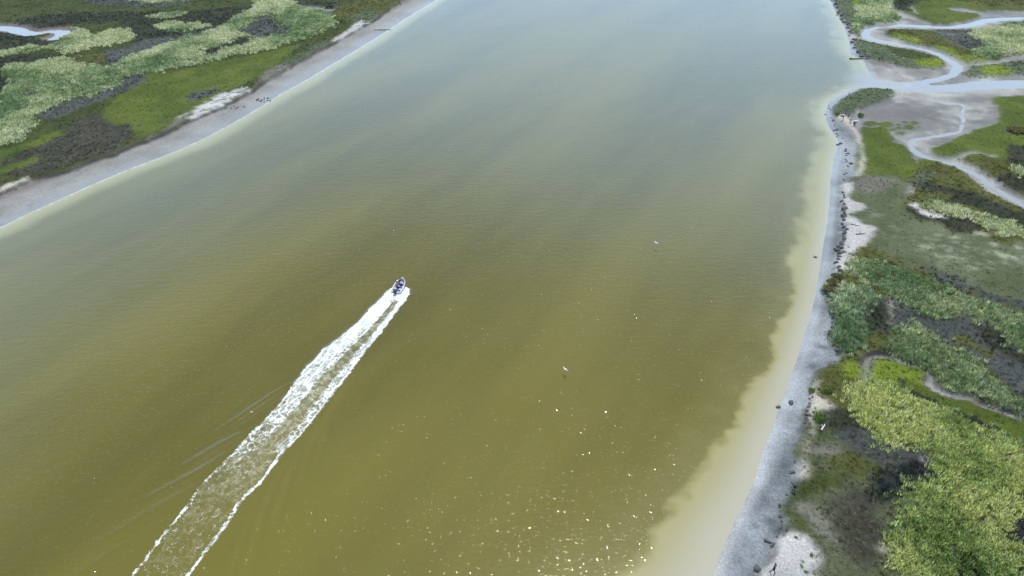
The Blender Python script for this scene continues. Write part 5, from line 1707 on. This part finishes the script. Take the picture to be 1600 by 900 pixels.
# ------------------------------------------------------------------ single bushes
def bush_mat(name, col):
    m, nt, out = new_mat(name)
    a = N(nt, 'ShaderNodeAttribute', attribute_name='blade')
    c = mix_col(nt, 1.0, a.outputs['Color'], col, 'MULTIPLY')
    d, t = N(nt, 'ShaderNodeBsdfDiffuse'), N(nt, 'ShaderNodeBsdfTranslucent')
    nt.links.new(c, d.inputs['Color'])
    nt.links.new(c, t.inputs['Color'])
    mx = N(nt, 'ShaderNodeMixShader')
    mx.inputs[0].default_value = .35
    nt.links.new(d.outputs[0], mx.inputs[1])
    nt.links.new(t.outputs[0], mx.inputs[2])
    nt.links.new(mx.outputs[0], out.inputs['Surface'])
    return m
M_STEM = simple_mat('brown_stem', (.08, .06, .045), .9, .2, 10)
BUSH_MESH = {}
def bush(u, v, rad, hgt, mat, label, group=None, n=420, seed=0):
    g = on_ground(u, v)
    key = (n, seed % 4, mat.name)
    if key not in BUSH_MESH:
        V, F, B = leaf_cloud(900 + seed % 4, n, 1.0, .8, .11)
        me = np_mesh('crown', V, F)
        attr(me, 'blade', 'FLOAT_COLOR', B)
        me.materials.append(mat)
        bm = bmesh.new()
        r = random.Random(seed)
        for k in range(5):
            a = r.uniform(0, 6.28)
            tube(bm, [(0, 0, -.1), (.15 * math.cos(a), .15 * math.sin(a), .2), (.4 * math.cos(a), .4 * math.sin(a), .5)], [.05, .035, .012], 5)
        BUSH_MESH[key] = (me, bm_mesh('trunk', bm))
    root = empty('bush', (g.x, g.y, g.z), seed * 1.7)
    root.scale = (rad, rad, hgt)
    link('crown', BUSH_MESH[key][0], None, root)
    link('trunk', BUSH_MESH[key][1], M_STEM, root)
    return tag(root, label, 'bush', group)
B_DARK = bush_mat('dark_grey_bush', (.085, .095, .07))
B_GREEN = bush_mat('green_bush', (.13, .19, .05))
B_BROWN = bush_mat('brown_olive_bush', (.16, .15, .055))
for k, (u, v, r) in enumerate([(1406, 596, .8), (1411, 606, .55), (1422, 614, .8), (1431, 619, .95), (1438, 622, .8), (1450, 624, .5), (1461, 629, .7), (1482, 640, .6), (1490, 644, .45), (1497, 648, .6), (1505, 651, .8), (1513, 654, .7), (1522, 656, .9), (1530, 661, .7), (1541, 667, .75), (1549, 669, .6), (1556, 672, .75), (1574, 680, .5)]):
    bush(u, v, r, r * .9, B_DARK, '%s dark bush from the left in the row above the bright reed bed' % ordinal(k), 'dark bushes along the reed bed', seed=k)
for k, (u, v, r, lab) in enumerate([(1281, 656, 1.3, 'round dark green bush just below the bare sandy patch'), (1268, 612, .8, 'small green bush on the bank edge above the sandy patch'), (1291, 612, 1.0, 'green bush right of the path above the sandy patch')]):
    bush(u, v, r, r, B_GREEN, lab, seed=20 + k)
for k, (u, v, r, lab) in enumerate([(1267.5, 868, .42, 'largest green tussock on the grey sand of the dune'), (1252, 884.5, .34, 'green tussock on the dune left of the round one'), (1259.5, 893.5, .38, 'round green tussock on the dune near the bottom edge'), (1244, 840, .34, 'green tussock at the top of the dune'), (1218.5, 791, .45, 'lone green tussock on the pinkish beach shelf')]):
    bush(u, v, r, r * .8, B_GREEN, lab, n=200, seed=30 + k)
for k, (u, v, r, lab) in enumerate([(1292, 452, 1.4, 'lowest brown bush on the bank edge below the white sand'), (1299, 442, 1.5, 'middle brown bush on the bank edge below the white sand'), (1308, 434, 1.4, 'uppermost brown bush on the bank edge below the white sand')]):
    bush(u, v, r, r * .8, B_BROWN, lab, seed=40 + k)
bush(1345, 182, 1.5, 1.3, B_GREEN, 'olive bush behind the group of people on the spit', seed=51)
bush(1308, 180, 1.1, 1.0, B_GREEN, 'small dark bush left of the crimson figure on the spit', seed=52)
bush(1585, 205, 3.0, 1.2, B_BROWN, 'low rounded olive bush on the green turf at the right edge', seed=53)
bush(1597, 205, 2.4, 1.1, B_BROWN, 'smaller olive bush cut by the right edge on green turf', seed=54)
bush(532, 33, 2.2, 1.4, B_GREEN, 'solitary round pale bush on the left turf near the top', seed=55)

log(598, 47, 6.0, .14, .1, 'dark pole lying across the left mud flat near the top', M_WOODD, 0)
STONES = [lump('stone', 70 + k, .34, .26, .2, .3, 1) for k in range(4)]
for k in range(22):
    u, v = (random.gauss(410, 7), random.gauss(156.5, 2.2)) if k < 13 else (random.gauss(369, 5), random.gauss(168.5, 1.2))
    g = on_ground(u, v)
    o = link('stone', random.choice(STONES), M_STONE)
    o.location = (g.x, g.y, g.z + .04)
    sc = random.uniform(.7, 1.4)
    o.scale = (sc, sc, sc)
    o.rotation_euler = (0, 0, random.uniform(0, 6.28))
    if k < 13:
        tag(o, 'small dark stone in the upper scatter on the left mud flat', 'stone', 'stones in the upper scatter on the left flat')
    else:
        tag(o, 'small dark stone in the lower scatter under the left debris bank', 'stone', 'stones in the lower scatter on the left flat')
